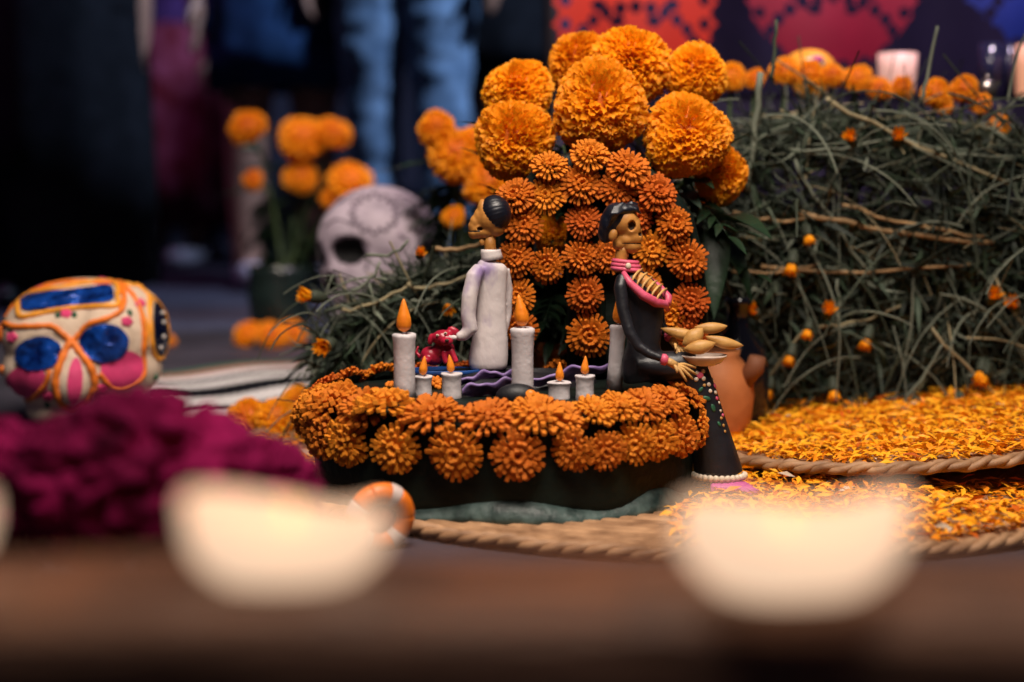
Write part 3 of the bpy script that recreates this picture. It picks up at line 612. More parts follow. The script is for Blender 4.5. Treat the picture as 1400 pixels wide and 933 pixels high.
def stems_mesh(x0, x1, y0, y1, z1, n, seed, hang=.45, fluff=.03, slope=0., lk=1., sr=0.):
    """tangle of stems and leaflets over the front, top and sides of a heap"""
    R = random.Random(seed); mb = MB(); W = x1 - x0; D = y1 - y0
    def surf():
        f = R.random()
        zz = 1.0
        if f < .58: p = Vector((R.uniform(x0, x1), y0 - R.uniform(-.02, fluff), z1 * R.random())); nrm = Vector((0, -1, 0))
        elif f < .86: p = Vector((R.uniform(x0, x1), R.uniform(y0, y1), z1 + R.uniform(-.02, fluff * .4))); nrm = Vector((0, -.2, 1))
        else: s = R.choice((0, 1)); p = Vector((x0 - R.uniform(-.02, fluff) if s == 0 else x1, R.uniform(y0, y1), z1 * R.random())); nrm = Vector((-1 if s == 0 else 1, -.2, 0))
        rx = min(p.x - x0, x1 - p.x) / .12; 
        if rx < 1 and p.z > z1 * .7: p.z -= (1 - max(rx, 0)) ** 2 * .07
        p.z *= 1 - slope * (1 - (p.x - x0) / W) - sr * max(0., (p.x - x0) / W) ** 1.3
        return p, nrm
    for i in range(n):
        p, nr = surf(); low = p.z < z1 * hang and nr.z < .5
        if nr.y < -.5 and mnoise.noise(Vector((p.x * 11, 3, p.z * 13 + seed))) < -.12 - .25 * R.random() and R.random() < .85: continue
        if low and R.random() < .62: continue
        if low: d = Vector((R.gauss(0, .45), R.gauss(0, .25), -1 if R.random() < .75 else R.uniform(-.5, .5)))
        else: d = Vector((R.gauss(0, 1), R.gauss(0, .35), R.gauss(0, .38)))
        d.normalize(); Ln = R.uniform(.05, .20) if R.random() < .75 else R.uniform(.18, .32); r = R.uniform(.0006, .0014) if R.random() < .85 else R.uniform(.0014, .0022)
        Ln *= lk; k = 7; pts = []; q = p - d * Ln * .5; cv = Vector((R.gauss(0, .22), R.gauss(0, .2), R.gauss(-.18, .22)))
        for j in range(k):
            pts.append(q.copy()); d2 = (d + cv * (j / k - .3)).normalized(); q = q + d2 * (Ln / k); q.z = max(q.z, .004)
            if q.y > y0 + .01 and nr.y < -.5: q.y = y0 + .01
        mb.tube(pts, [r * (1 - .5 * j / k) for j in range(k)], 4, R.choices((0, 1, 2, 3), (.27, .38, .28, .07))[0], caps=False)
    for i in range(int(n * .055)):
        p = Vector((R.uniform(x0, x1), y0 - R.uniform(.0, fluff * 1.6), z1 * (1 - slope * .5) * R.uniform(.25, 1.05))); a = R.uniform(0, 6.28); d = Vector((math.cos(a), R.uniform(-.5, .0), math.sin(a) * .6)); Ln = R.uniform(.12, .26) * lk; pts = []; k = 12; side = R.gauss(0, 1.6)
        for j in range(k):
            pts.append(p.copy()); d = (d + Vector((side * .04 * math.cos(j * .5), R.gauss(0, .03), -.16 + R.gauss(0, .06)))).normalized(); p = p + d * Ln / k; p.z = max(p.z, .004); p.y = min(p.y, y0)
        r = R.uniform(.0008, .0017); mb.tube(pts, [r * (1 - .4 * j / k) for j in range(k)], 5, R.choices((0, 2, 3), (.5, .42, .08))[0], caps=False)
    vb, fb = blade(.030, .0045, .5, 4, .3)
    for i in range(int(n * 4.2)):
        p, nr = surf()
        if p.z < z1 * hang and nr.z < .5 and R.random() < .45: continue
        d = Vector((R.gauss(0, .8), R.gauss(-.3, .5), R.gauss(-.5, .6))).normalized()
        Mx = Matrix.Translation(p) @ d.to_track_quat('Y', 'Z').to_matrix().to_4x4() @ Matrix.Rotation(R.uniform(0, 6), 4, 'Y') @ Matrix.Scale(R.uniform(.6, 1.7), 4)
        mb.inst(vb, fb, [Mx], R.choices((0, 1, 2, 4), (.06, .40, .2, .34))[0])
    return mb
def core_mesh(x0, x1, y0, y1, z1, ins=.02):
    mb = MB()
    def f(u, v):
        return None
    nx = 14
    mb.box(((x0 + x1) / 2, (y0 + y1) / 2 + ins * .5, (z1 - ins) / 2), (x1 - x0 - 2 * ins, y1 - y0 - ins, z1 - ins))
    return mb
def bundle(name, loc, dims, n, seed, label, stalks, buds, hang, slope=0., lk=1., core_h=1., sr=0.):
    root = thing(name, loc, label, 'plant bundle', 'bundles of cut marigold plants')
    W, D, H = dims; x0, x1 = -W / 2, W / 2
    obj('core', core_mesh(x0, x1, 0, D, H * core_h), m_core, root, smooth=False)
    tag(obj('stems', stems_mesh(x0, x1, 0, D, H, n, seed, hang, .03 * lk, slope, lk, sr), m_st, root), kind='stuff')
    R = random.Random(seed + 5)
    for (a, b, r, mt) in stalks:
        a, b = Vector(a) - Vector(loc), Vector(b) - Vector(loc); pts = [a.lerp(b, i / 8) + Vector((R.gauss(0, .0008), 0, R.gauss(0, .0012) - .006 * math.sin(PI * i / 8))) for i in range(9)]
        obj('stalk', MB().tube(pts, [r * (1 - .3 * i / 8) for i in range(9)], 8), mt, root)
    for (p, d, s) in buds:
        o = link('marigold_bud', BUD, root, Vector(p) - Vector(loc), qto(d)); o.scale = (s, s, s)
    return root
YB = 1.68; bl = Vector((.625, YB, 0)); g = m_st[0]
P = lambda x, y, dy=-.03: at(x, y, YB + dy)
stalks = [(P(1040, 368), P(1325, 362), .0024, m_stalk), (P(1090, 292), P(1358, 332), .0036, m_stalk), (P(1150, 280, -.036), P(1345, 322, -.034), .0022, m_stalk), (P(1040, 100), P(1022, 262), .0040, g), (P(1130, 135), P(1380, 250), .0026, m_st[3]), (P(1000, 372), P(1120, 360), .0022, m_stalk),
          (P(1002, 290), P(1100, 300), .0026, m_stalk), (P(985, 282), P(1065, 330), .0020, g), (P(1085, 220), P(1140, 300), .0022, g), (P(1140, 300), P(1205, 390), .0022, g), (P(1120, 445), P(1230, 420), .0018, m_st[3]), (P(1228, 560, -.05), P(1290, 465, -.05), .0022, g), (P(1275, 450, -.05), P(1400, 570, -.05), .0018, m_st[3]), (P(1258, 140), P(1282, 35), .0024, m_st[0]), (P(1055, 110), P(1062, 30), .0026, m_st[2]), (P(1145, 380), P(1150, 470), .0018, g), (P(990, 380), P(1075, 402), .0018, g), (P(1360, 380), P(1420, 470), .0020, m_st[3]), (P(1230, 190), P(1395, 215), .0020, g), (P(1080, 205), P(1220, 188), .0020, g)]
buds = []
R = random.Random(77)
for (x, y, dn) in ((1100, 316, 1), (1086, 352, 1), (1055, 525, 1), (1138, 525, 1), (1344, 500, 1), (1352, 415, 0), (1350, 503, 1), (1036, 435, 0), (1128, 435, 0), (1108, 445, 1), (1190, 455, 1), (1225, 588, 1), (1385, 592, 0), (1168, 200, 0), (1225, 200, 0), (1392, 425, 0), (1250, 552, 1), (1310, 545, 1), (1085, 480, 1), (1160, 560, 1)):
    buds.append((P(x, y - 10 * dn, -.045), (R.uniform(-.4, .4), -.5, -1 if dn else .3), R.uniform(.9, 1.3)))
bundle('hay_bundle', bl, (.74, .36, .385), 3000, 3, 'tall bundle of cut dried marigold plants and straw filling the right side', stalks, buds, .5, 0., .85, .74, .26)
YL = 1.60; ll = Vector((-.075, YL, 0)); P = lambda x, y, dy=-.03: at(x, y, YL + dy)
stalks = [(P(468, 425), P(560, 388), .0022, m_st[3]), (P(555, 390), P(640, 378), .0026, m_st[3]), (P(590, 338), P(660, 332), .0030, m_stalk), (P(500, 350), P(560, 330), .0020, g), (P(560, 412), P(600, 400), .0022, g), (P(480, 400), P(520, 360), .002, g), (P(520, 440), P(505, 390), .0018, g)]
buds = [(P(447, 408), (-1, -.6, .2), 1.3), (P(457, 467, -.05), (-.3, -1, -.1), 1.4), (P(608, 410), (.3, -1, -.5), 1.0), (P(572, 352), (.2, -.8, .3), .9)]
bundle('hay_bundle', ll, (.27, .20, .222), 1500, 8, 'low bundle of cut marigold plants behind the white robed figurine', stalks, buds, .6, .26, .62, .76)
# ------------------------------------------------------------------ woven mats and loose petals
m_straw = M('woven_straw', (.30, .15, .07), .6, .35, 40, bump=.4, bscale=200, col2=(.44, .25, .13))
m_pet2 = [M('loose_petal_gold', (1.0, .43, .012), .55, .1, 60, transl=.15), M('loose_petal_orange', (.90, .29, .008), .55, .15, 60, transl=.2), M('loose_petal_deep', (.62, .12, .006), .55, .2, 60, transl=.2), M('loose_petal_pale', (.62, .50, .38), .6, .2, 60, transl=.2)]
def mat_(c, R0, label, rotx=0, roty=0, thick=.008):
    root = thing('woven_mat', c, label, 'woven mat', 'round woven mats'); root.rotation_euler = (rotx, roty, 0)
    prof = [(0, .002)]; n = int(R0 / .012)
    for i in range(n): r = R0 * (i + .5) / n; prof += [(r - .005, thick * .45), (r - .002, thick), (r + .002, thick), (r + .005, thick * .45)]
    prof += [(R0, .0), (0, 0)]
    obj('coils', MB().lathe(prof, 120), m_straw, root)
    for k in range(3):
        pts = []; N = 520; pitch = max(1, round(2 * PI * R0 / .055))
        for i in range(N + 1):
            a = 2 * PI * i / N; ph = a * pitch + k * 2 * PI / 3; rr = R0 + .005 * math.cos(ph); pts.append((rr * math.cos(a), rr * math.sin(a), .006 + .0026 * math.sin(ph) + .001 * math.sin(a * 37)))
        obj('braid_strand', MB().tube(pts, .0040, 7, caps=False), m_straw, root)
    return root
MA = Vector((.20, 1.60, .001)); RA = .50
mat_(MA, RA, 'large round woven straw mat under the clay altar', thick=.004)
MB2 = Vector((.430, 1.545, .030)); RB = .225
m2 = mat_(MB2, RB, 'smaller round woven straw mat scattered with petals before the tall hay bundle', math.radians(0), math.radians(-5.2))
m2.location.z = .030
def petals(name, label, region, n, seed, mat=m_pet2, weights=(.70, .27, .022, .008), ls=1.0):
    R = random.Random(seed); mb = MB(); vb, fb = blade(.019, .0065, .2, 2, .15)
    for i in range(n):
        p = region(R)
        if p is None: continue
        Mx = Matrix.Translation(p) @ Matrix.Rotation(R.uniform(0, 6.28), 4, 'Z') @ Matrix.Rotation(R.gauss(.08, .25), 4, 'X') @ Matrix.Rotation(R.gauss(0, .4), 4, 'Y') @ Matrix.Scale(R.uniform(.6, 1.35) * ls, 4)
        mb.inst(vb, fb, [Mx], R.choices((0, 1, 2, 3), weights)[0])
    return tag(obj(name, mb, mat), label, 'petals', kind='stuff')
def regA(R):
    a = R.uniform(0, 6.28); q = R.random() ** .5 * (RA - .02); x, y = MA.x + q * math.cos(a), MA.y + q * math.sin(a)
    if ((x - AC.x) / (PA + .01)) ** 2 + ((y - AC.y) / (PB + .01)) ** 2 < 1 or y > 1.72: return None
    if (x - MB2.x) ** 2 + (y - MB2.y) ** 2 < (RB - .03) ** 2: return None
    if x < .14 and (y < 1.4 or R.random() < .7): return None
    return Vector((x, y, .006 + .009 * R.random() + .012 * max(0, mnoise.noise(Vector((x * 9, y * 9, 0))))))
petals('loose_petals', 'carpet of loose orange marigold petals on the large woven mat', regA, 21000, 21, ls=.78)
def regB(R):
    a = R.uniform(0, 6.28); q = R.random() ** .5 * (RB - .008); dx, dy = q * math.cos(a), q * math.sin(a)
    if MB2.y + dy > 1.70: return None
    return Vector((MB2.x + dx, MB2.y + dy, MB2.z + .010 + math.sin(math.radians(5.2)) * dx + .008 * R.random()))
petals('loose_petals', 'carpet of loose orange marigold petals on the smaller woven mat', regB, 8000, 22, ls=.74)
# ------------------------------------------------------------------ striped cloth, loose blooms on the ground at the left
m_cw = M('cloth_white', (.60, .57, .58), .8, .12, 120, bump=.5, bscale=400); m_ck = M('cloth_black', (.006, .006, .009), .9, .3, 120, bump=.5, bscale=400, spec=.05); m_cg = M('cloth_pink', (.30, .13, .10), .8, .2, 120, bump=.5, bscale=400); m_ckg = M('cloth_green', (.03, .09, .05), .8, .2, 120, bump=.5, bscale=400)
ca, cb, cc, cdn = gnd(205, 590), gnd(470, 555), gnd(470, 488), gnd(205, 512)
cl = thing('striped_cloth', ((ca + cc) / 2).to_3d(), 'black and white striped woven cloth on the ground beside the painted skull', 'cloth'); cl.location.z = .003
bands = [(0, .14, m_cw), (.14, .22, m_ck), (.22, .40, m_cw), (.40, .58, m_ck), (.58, .68, m_cw), (.68, .75, m_ck), (.75, .84, m_cw), (.84, .93, m_cg), (.93, 1.0, m_ckg)]
R = random.Random(4)
for (v0, v1, mt) in bands:
    o0 = cl.location
    def f(u, v, v0=v0, v1=v1):
        vv = v0 + (v1 - v0) * v; vv += (.012 * math.sin(u * 140 + v0 * 60) if 0 < vv < 1 else 0)
        p = (ca.lerp(cb, u)).lerp(cdn.lerp(cc, u), vv); return p - o0 + Vector((0, 0, .004 + .0025 * math.sin(u * 9 + vv * 4)))
    obj('stripe', MB().grid(f, 90, 4), mt, cl)
GL = 'loose marigold blooms lying on the ground'
def loose(px, py, r, label, d=(0, -.5, 1), var=0, lo=True):
    p = gnd(px, py + r * .8); Y = p.y; R_ = r * mpp(Y); root = thing('marigold_bloom', p, label, 'marigold bloom', GL)
    b = link('bloom', (BLOOMS_LO if lo else BLOOMS)[var % 2], root, (0, 0, R_ * .8), qto(d)); b.scale = (R_, R_, R_ * .8); return root
loose(336, 568, 27, 'loose orange bloom on the striped cloth, leftmost of three by the altar', (-.3, -.6, .6), 0)
loose(378, 570, 30, 'loose orange bloom on the striped cloth, middle of three by the altar', (.1, -.7, .6), 1)
loose(412, 552, 30, 'loose orange bloom on the striped cloth, nearest the altar of three', (.3, -.5, .8), 0)
loose(338, 457, 21, 'blurred loose bloom on the far ground left of the pair by the bundle', (-.4, -.4, .6), 1)
loose(372, 459, 22, 'blurred loose bloom on the far ground, second of the row', (.4, -.4, .6), 0)
loose(400, 455, 20, 'blurred loose bloom on the far ground closest to the low bundle', (.4, -.4, .6), 1)
loose(232, 466, 9, 'tiny orange bloom just right of the painted skull', (.4, -.4, .6), 1)
# ------------------------------------------------------------------ painted sugar skull
m_sugar = M('cream_sugar', (.70, .53, .39), .6, .10, 40, bump=.5, bscale=220, col2=(.78, .61, .47))
m_icing = M('orange_icing', (.85, .20, .02), .5, .15, 60, bump=.3, bscale=150); m_icing2 = M('yellow_icing', (.85, .34, .03), .5, .15, 60, bump=.3, bscale=150)
m_foil = M('blue_foil', (.004, .030, .26), .2, .6, 60, bump=1.0, bscale=60, coat=.7, col2=(.012, .10, .55), metal=.35)
m_foil2 = M('dark_blue_foil', (.005, .012, .06), .25, .4, 30, bump=.8, bscale=45, metal=.6)
m_cheek = M('pink_sugar', (.72, .055, .19), .6, .15, 60, bump=.6, bscale=500); m_star = M('silver_star', (.6, .55, .5), .3, .1, 20)
Ys = 1.74; ss = mpp(Ys); sk0 = gnd(112, 585); sk0 = Vector((at(112, 480, Ys).x, Ys, 0))
skull = thing('sugar_skull', sk0, 'painted cream sugar skull with blue foil eyes, pink cheeks and orange icing', 'sugar skull')
def L4(px, py, dy=0): return at(px, py, Ys + dy) - sk0
mb = MB()
for px, py, dy, r in ((118, 455, .03, (110, 110, 77)), (72, 458, .0, (66, 80, 60)), (165, 455, .01, (64, 95, 70)), (102, 500, -.02, (86, 70, 60)), (52, 503, -.02, (46, 50, 42)), (165, 500, -.005, (56, 66, 50)), (105, 555, -.01, (70, 55, 40)), (100, 520, -.065, (26, 24, 34))):
    mb.ell(L4(px, py, dy), [c * ss for c in r], 24, 16)
eyes4 = [(L4(54, 484, -.09), 32, 25), (L4(143, 470, -.09), 33, 27)]
def sw4(v):
    for c, rx, rz in eyes4:
        q = ((v.x - c.x) / (rx * ss)) ** 2 + ((v.z - c.z) / (rz * ss)) ** 2
        if q < 1 and v.y < .0: v = v + Vector((0, .003 * (1 - q) ** .5, 0))
    return v
sk_me = fuse(mb, .0035, m_sugar, 'skull_body', 8, None, sw4); link('skull_body', sk_me, skull)
bv4 = BVHTree.FromPolygons([v.co.copy() for v in sk_me.vertices], [tuple(p.vertices) for p in sk_me.polygons]); O4 = Vector((0, 0, CAMZ)) - sk0
def on4(px, py, off=.0012):
    h = bv4.ray_cast(O4, ray(px, py).normalized())
    if not h[0]:
        p = L4(px, py, 0); h = bv4.find_nearest(p)
    nn = h[1]; nn = nn if nn.dot(ray(px, py)) < 0 else -nn
    return h[0] + nn * off
Z = lambda x, y: (x * .4072, 340 + y * .4072)
def icing(pts, r, mt, closed=False, name='icing_line'):
    pp = [Vector((*Z(*p), 0)) for p in pts]; n = len(pp); out = []
    for i in range(n if closed else n - 1):
        p0, p1, p2, p3 = [pp[(i + k) % n] if closed else pp[max(0, min(n - 1, i + k))] for k in (-1, 0, 1, 2)]
        for j in range(6):
            t = j / 6; out.append(.5 * ((2 * p1) + (p2 - p0) * t + (2 * p0 - 5 * p1 + 4 * p2 - p3) * t * t + (3 * p1 - p0 - 3 * p2 + p3) * t ** 3))
    out.append(out[0] if closed else pp[-1])
    obj(name, MB().tube([on4(p.x, p.y, .001) for p in out], [r * ss * (1 + .12 * math.sin(i * 1.7)) for i in range(len(out))], 8, caps=not closed), mt, skull)
def patch(cx, cy, rx, ry, mt, name, rot=0, off=.0022, pw=2, clip=None, jit=0):
    mb = MB(); nr, na = 7, 30; vs = []; R = random.Random(int(cx))
    for i in range(nr + 1):
        for j in range(na):
            a = 2 * PI * j / na; c, s = math.cos(a), math.sin(a); k = (abs(c) ** pw + abs(s) ** pw) ** (-1 / pw) * i / nr
            x, y = rx * k * c, ry * k * s; x, y = x * math.cos(rot) - y * math.sin(rot), x * math.sin(rot) + y * math.cos(rot)
            if clip: x, y = clip(x, y)
            vs.append(on4(*Z(cx + x, cy + y), off + R.uniform(-jit, jit)))
    mb.add(vs, [(i * na + j, i * na + (j + 1) % na, (i + 1) * na + (j + 1) % na, (i + 1) * na + j) for i in range(nr) for j in range(na)]); obj(name, mb, mt, skull)
patch(133, 352, 78, 60, m_foil, 'eye_foil', -.12, .004, jit=.0012); patch(350, 318, 80, 64, m_foil, 'eye_foil', -.1, .004, jit=.0012)
patch(228, 170, 155, 28, m_foil, 'forehead_foil', -.115, .003, 7, jit=.0010)
patch(535, 268, 24, 92, m_foil2, 'temple_foil', -.06, .003, 3, jit=.0008)
patch(92, 452, 72, 58, m_cheek, 'cheek', -.1, .002); patch(412, 405, 76, 64, m_cheek, 'cheek', -.1, .002)
patch(252, 445, 24, 78, m_cheek, 'nose_hollow', .06, .002)
icing([(68, 228), (62, 180), (85, 158), (220, 130), (340, 112), (390, 122), (394, 165), (392, 192), (330, 196), (220, 203), (120, 222)], 3.7, m_icing2, True)
icing([(5, 330), (12, 255), (45, 262), (110, 262), (175, 262), (215, 290), (240, 310), (265, 290), (300, 255), (370, 232), (408, 205), (416, 160), (400, 115), (370, 100)], 3.7, m_icing)
icing([(10, 230), (40, 175), (100, 128), (190, 100), (300, 92), (370, 98), (430, 140), (468, 200), (482, 280), (480, 350), (482, 420), (440, 462), (380, 468), (335, 420)], 3.4, m_icing)
icing([(10, 395), (12, 470), (40, 505), (100, 505), (150, 460), (168, 410)], 3.4, m_icing)
icing([(238, 318), (205, 380), (188, 450), (208, 520), (250, 545), (295, 510), (318, 460), (305, 400), (270, 350)], 5.1, m_icing, True)
icing([(500, 170), (520, 175), (550, 220), (562, 290), (552, 350), (530, 372), (512, 340), (505, 260)], 3.1, m_icing2, True)
icing([(395, 105), (450, 118), (500, 160), (505, 190)], 3.1, m_icing2); icing([(470, 200), (492, 260), (490, 330)], 2.4, m_icing2)
for x, y in ((222, 220), (425, 246), (342, 470), (162, 495), (468, 186), (42, 298), (130, 118), (350, 102)):
    for k in range(5):
        a = k * 1.2566; obj('painted_petal', MB().ell(on4(*Z(x + 11 * math.cos(a), y + 8 * math.sin(a)), .0006), (4.2 * ss, 2 * ss, 4.2 * ss), 8, 6), m_cheek, skull)
for x, y in ((250, 226), (195, 226), (434, 218), (332, 494), (160, 522), (40, 272), (350, 488), (520, 430), (20, 250)):
    obj('painted_leaf', MB().ell(on4(*Z(x, y), .0006), (4 * ss, 2 * ss, 5.5 * ss), 8, 6), m_green, skull)
for x, y in ((537, 220), (540, 295), (530, 330), (540, 250)): obj('silver_dot', MB().ell(on4(*Z(x, y), .004), 3 * ss, 8, 6), m_star, skull)
# ------------------------------------------------------------------ magenta cockscomb flowers in front
m_cocks = M('cockscomb_velvet', (.045, .001, .012), .85, .5, 16, bump=.8, bscale=120, col2=(.30, .009, .085), spec=.06)
def cockscomb(px, py, wpx, hpx, Y, label, seed):
    c = at(px, py, Y); s = mpp(Y); base = Vector((c.x, c.y, 0)); root = thing('cockscomb', base, label, 'cockscomb', 'magenta cockscomb flowers'); mb = MB(); nu, nv = 150, 60; sd = Vector((seed * 7.1, 0, 0))
    rx, rz = wpx * s / 2, hpx * s / 2; ry = rx * .6
    for i in range(nv + 1):
        th = PI * i / nv
        for j in range(nu):
            ph = 2 * PI * j / nu; n = Vector((math.sin(th) * math.cos(ph), math.sin(th) * math.sin(ph), math.cos(th)))
            q = n * 2.0 + sd; f = abs(mnoise.noise(q)) * 1.6; f2 = abs(mnoise.noise(q * 2.7)); k = 1.04 - .32 * (1 - min(1, f * 2.2)) ** 2 - .12 * (1 - min(1, f2 * 2.5)) + .03 * mnoise.noise(q * 9)
            mb.v.append((n.x * rx * k, n.y * ry * k, n.z * rz * k + c.z))
    mb.f = [(i * nu + j, (i + 1) * nu + j, (i + 1) * nu + (j + 1) % nu, i * nu + (j + 1) % nu) for i in range(nv) for j in range(nu)]; mb.m = [0] * len(mb.f)
    obj('crest', mb, m_cocks, root); obj('stem', MB().tube([(0, 0, 0), (.004, 0, max(.02, c.z - rz * .5)), (0, 0, c.z)], [.007, .008, .012], 10), m_stem, root)
cockscomb(190, 657, 350, 255, .82, 'magenta cockscomb crest in the middle of the three before the painted skull', 1)
cockscomb(10, 682, 225, 222, .86, 'magenta cockscomb crest at the far left edge', 2)
cockscomb(350, 672, 185, 165, .90, 'magenta cockscomb crest closest to the clay altar', 3)
# ------------------------------------------------------------------ small striped ornament
m_ow = M('ornament_white', (.62, .50, .46), .4, .1, 60); m_or = M('ornament_orange', (.75, .17, .012), .4, .15, 60, bump=.2, bscale=150); m_od = M('ornament_red', (.30, .010, .012), .4, .2, 60)
oc = gnd(520, 752); oc.z = .0; orn = thing('striped_ornament', oc, 'small round ornament striped orange and white with a red centre before the altar', 'ornament'); so = mpp(oc.y)
q = Matrix.Rotation(math.radians(25), 3, 'Z') @ Matrix.Rotation(math.radians(8), 3, 'X'); cen = Vector((0, 0, 46 * so))
seg = [(.0, .9, m_or), (.9, 1.25, m_ow), (1.25, 1.9, m_or), (1.9, 2.5, m_or), (2.5, 2.9, m_ow), (2.9, 3.9, m_or), (3.9, 4.3, m_ow), (4.3, 5.2, m_or), (5.2, 5.6, m_ow), (5.6, 2 * PI, m_or)]
for a0, a1, mt in seg:
    obj('stripe', MB().tube([cen + q @ Vector((36 * so * math.cos(a0 + (a1 - a0) * i / 8), 0, 36 * so * math.sin(a0 + (a1 - a0) * i / 8))) for i in range(9)], 15 * so * (1.0 if mt is m_or else 1.03), 16), mt, orn)
obj('centre', MB().ell(cen, (26 * so, 9 * so, 26 * so), 20, 12, rot=q), m_od, orn)
# ------------------------------------------------------------------ wooden ledge and lit votive candles in the foreground
m_wood = M('dark_wood', (.13, .058, .034), .5, .5, 9, bump=.4, bscale=40, col2=(.34, .17, .105), stretch=(1, 9, 9))
ledge = thing('wooden_ledge', (0, .445, .0245), 'blurred brown wooden ledge across the foreground carrying the lit candles', 'ledge')
mb = MB(); prof = [(.034, .132), (.034, .148), (.030, .150)] + [(-.019 - .015 * math.sin(t), .135 + .015 * math.cos(t)) for t in [PI / 2 * k / 8 for k in range(9)]] + [(-.034, .122)]
mb.grid(lambda u, v: Vector(((u - .5) * 1.6, prof[round(v * (len(prof) - 1))][0], prof[round(v * (len(prof) - 1))][1] + .0012 * math.sin(u * 60))), 60, len(prof) - 1); mb.box((0, .004, .127), (1.6, .058, .012))
obj('top_board', mb, m_wood, ledge)
obj('front_board', MB().box((0, -.025, .0475), (1.58, .010, .1445)), m_wood, ledge, smooth=False)
m_wax = M('glowing_wax', (.20, .13, .09), .7, .05, 20, emit=(1.0, .68, .46), es=.95, spec=.1); m_fire = M('candle_flame', (1, .6, .2), .5, 0, 5, emit=(1.0, .68, .40), es=1.1)
def votive(px, pybase, Y, rpx, hpx, label, tilt=0.0, skew=0.0, power=.12):
    s = mpp(Y); c = at(px, pybase, Y); c.z = .1747; r, h = rpx * s, hpx * s; root = thing('votive_candle', c, label, 'votive candle', 'lit votive candles on the ledge')
    def fn(p, a):
        k = max(0, (p.z - h * .55) / (h * .45)); g_ = 1 + .035 * math.sin(3 * a + px) + .025 * math.sin(5 * a); return Vector((p.x * g_ + skew * p.z, p.y * g_, p.z + k * h * (.17 * math.cos(2 * a) - .17 + tilt * math.cos(a) + .05 * math.sin(3 * a + px))))
    obj('wax_cup', MB().lathe([(0, 0), (r * .55, 0), (r * .74, h * .08), (r * .92, h * .3), (r * .99, h * .55), (r, h * .8), (r * .99, h * .97), (r * .95, h), (r * .92, h * .98), (r * .90, h * .9), (r * .84, h * .80), (r * .5, h * .74), (0, h * .72)], 48, fn=fn), m_wax, root)
    wk = obj('wick', MB().tube([(0, 0, h * .55), (.0005, 0, h * .66)], .0008, 6), m_hole, root)
    obj('flame', MB().tube([(0, 0, h * .6), (0, 0, h * .66), (0, 0, h * .76), (0, 0, h * .95)], [.0005, .0024, .0026, .0004], 10), m_fire, wk)
    l = bpy.data.lights.new('candle_light', 'POINT'); l.energy = power; l.color = (1, .5, .2); l.shadow_soft_size = .006; lo = bpy.data.objects.new('candle_light', l); COL.objects.link(lo); lo.parent = root; lo.location = (0, 0, h * 2.2)
votive(398, 788, .448, 140, 108, 'glowing votive candle on the ledge left of centre', -.12, -.12)
votive(1070, 815, .436, 158, 122, 'glowing votive candle on the ledge right of centre, the largest', .03, .1)
votive(-142, 785, .450, 130, 112, 'glowing votive candle barely showing at the left edge of the ledge')
# ------------------------------------------------------------------ grey carved skull behind the low bundle
m_grey = M('pale_lilac_skull', (.25, .20, .25), .6, .25, 14, bump=.6, bscale=60, col2=(.40, .325, .385)); m_line = M('skull_drawn_line', (.11, .08, .11), .7, .2, 40); m_socket_shade = M('painted_socket_shade', (.004, .004, .005), .8, .2, 20)  # black in the skull's hollows is their deep shade painted on
Yg = 2.10; sg = mpp(Yg); gc = at(518, 340, Yg); g0 = Vector((gc.x, Yg, 0))
gsk = thing('carved_skull', g0, 'large pale grey carved skull with eye sockets painted black for shade behind the low bundle', 'skull')
def L5(px, py, dy=0): return at(px, py, Yg + dy) - g0
mb = MB()
for px, py, dy, r in ((518, 335, .02, (86, 95, 82)), (475, 340, -.03, (42, 55, 62)), (500, 385, -.05, (55, 50, 45)), (470, 378, -.06, (30, 30, 30)), (540, 385, -.04, (35, 40, 30)), (500, 430, -.04, (48, 48, 40)), (560, 355, 0, (46, 70, 60))):
    mb.ell(L5(px, py, dy), [c * sg for c in r], 20, 14)
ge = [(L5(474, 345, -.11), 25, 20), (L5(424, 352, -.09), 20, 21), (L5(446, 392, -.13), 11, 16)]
def gw(v):
    for c, rx, rz in ge:
        q = ((v.x - c.x) / (rx * sg)) ** 2 + ((v.z - c.z) / (rz * sg)) ** 2
        if q < 1 and v.y < 0: v = v + Vector((0, .035 * (1 - q) ** .5, 0))
    return v
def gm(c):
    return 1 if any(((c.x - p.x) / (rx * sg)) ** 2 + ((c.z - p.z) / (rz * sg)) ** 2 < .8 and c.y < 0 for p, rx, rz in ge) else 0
gme = fuse(mb, .004, [m_grey, m_socket_shade], 'skull_body', 6, gm, gw); link('skull_body', gme, gsk)
bv5 = BVHTree.FromPolygons([v.co.copy() for v in gme.vertices], [tuple(p.vertices) for p in gme.polygons]); O5 = Vector((0, 0, CAMZ)) - g0
def on5(px, py):
    h = bv5.ray_cast(O5, ray(px, py).normalized()); return h[0] if h[0] else bv5.find_nearest(L5(px, py))[0]
for k in range(12):
    a = k * PI / 6; pts = [on5(512 + (26 + 8 * math.sin(PI * t)) * math.cos(a + (t - .5) * .5) * (1 if 1 else 0), 292 + (20 + 8 * math.sin(PI * t)) * math.sin(a + (t - .5) * .5)) for t in [i / 5 for i in range(6)]]; obj('drawn_line', MB().tube(pts, 2.2 * sg, 6), m_line, gsk)
for pts in ([(445, 310), (460, 300), (478, 305), (490, 325)], [(560, 285), (575, 305), (570, 330), (585, 345)], [(545, 320), (560, 330), (550, 345)], [(497, 330), (505, 350), (500, 370)], [(450, 290), (470, 272), (490, 268)], [(540, 270), (560, 272), (580, 290)], [(440, 330), (448, 350), (445, 375)]):
    obj('drawn_line', MB().tube([on5(*p) for p in pts], 2.2 * sg, 6), m_line, gsk)
m_box = M('dark_crate', (.02, .014, .012), .7, .4, 12, stretch=(1, 1, 8))
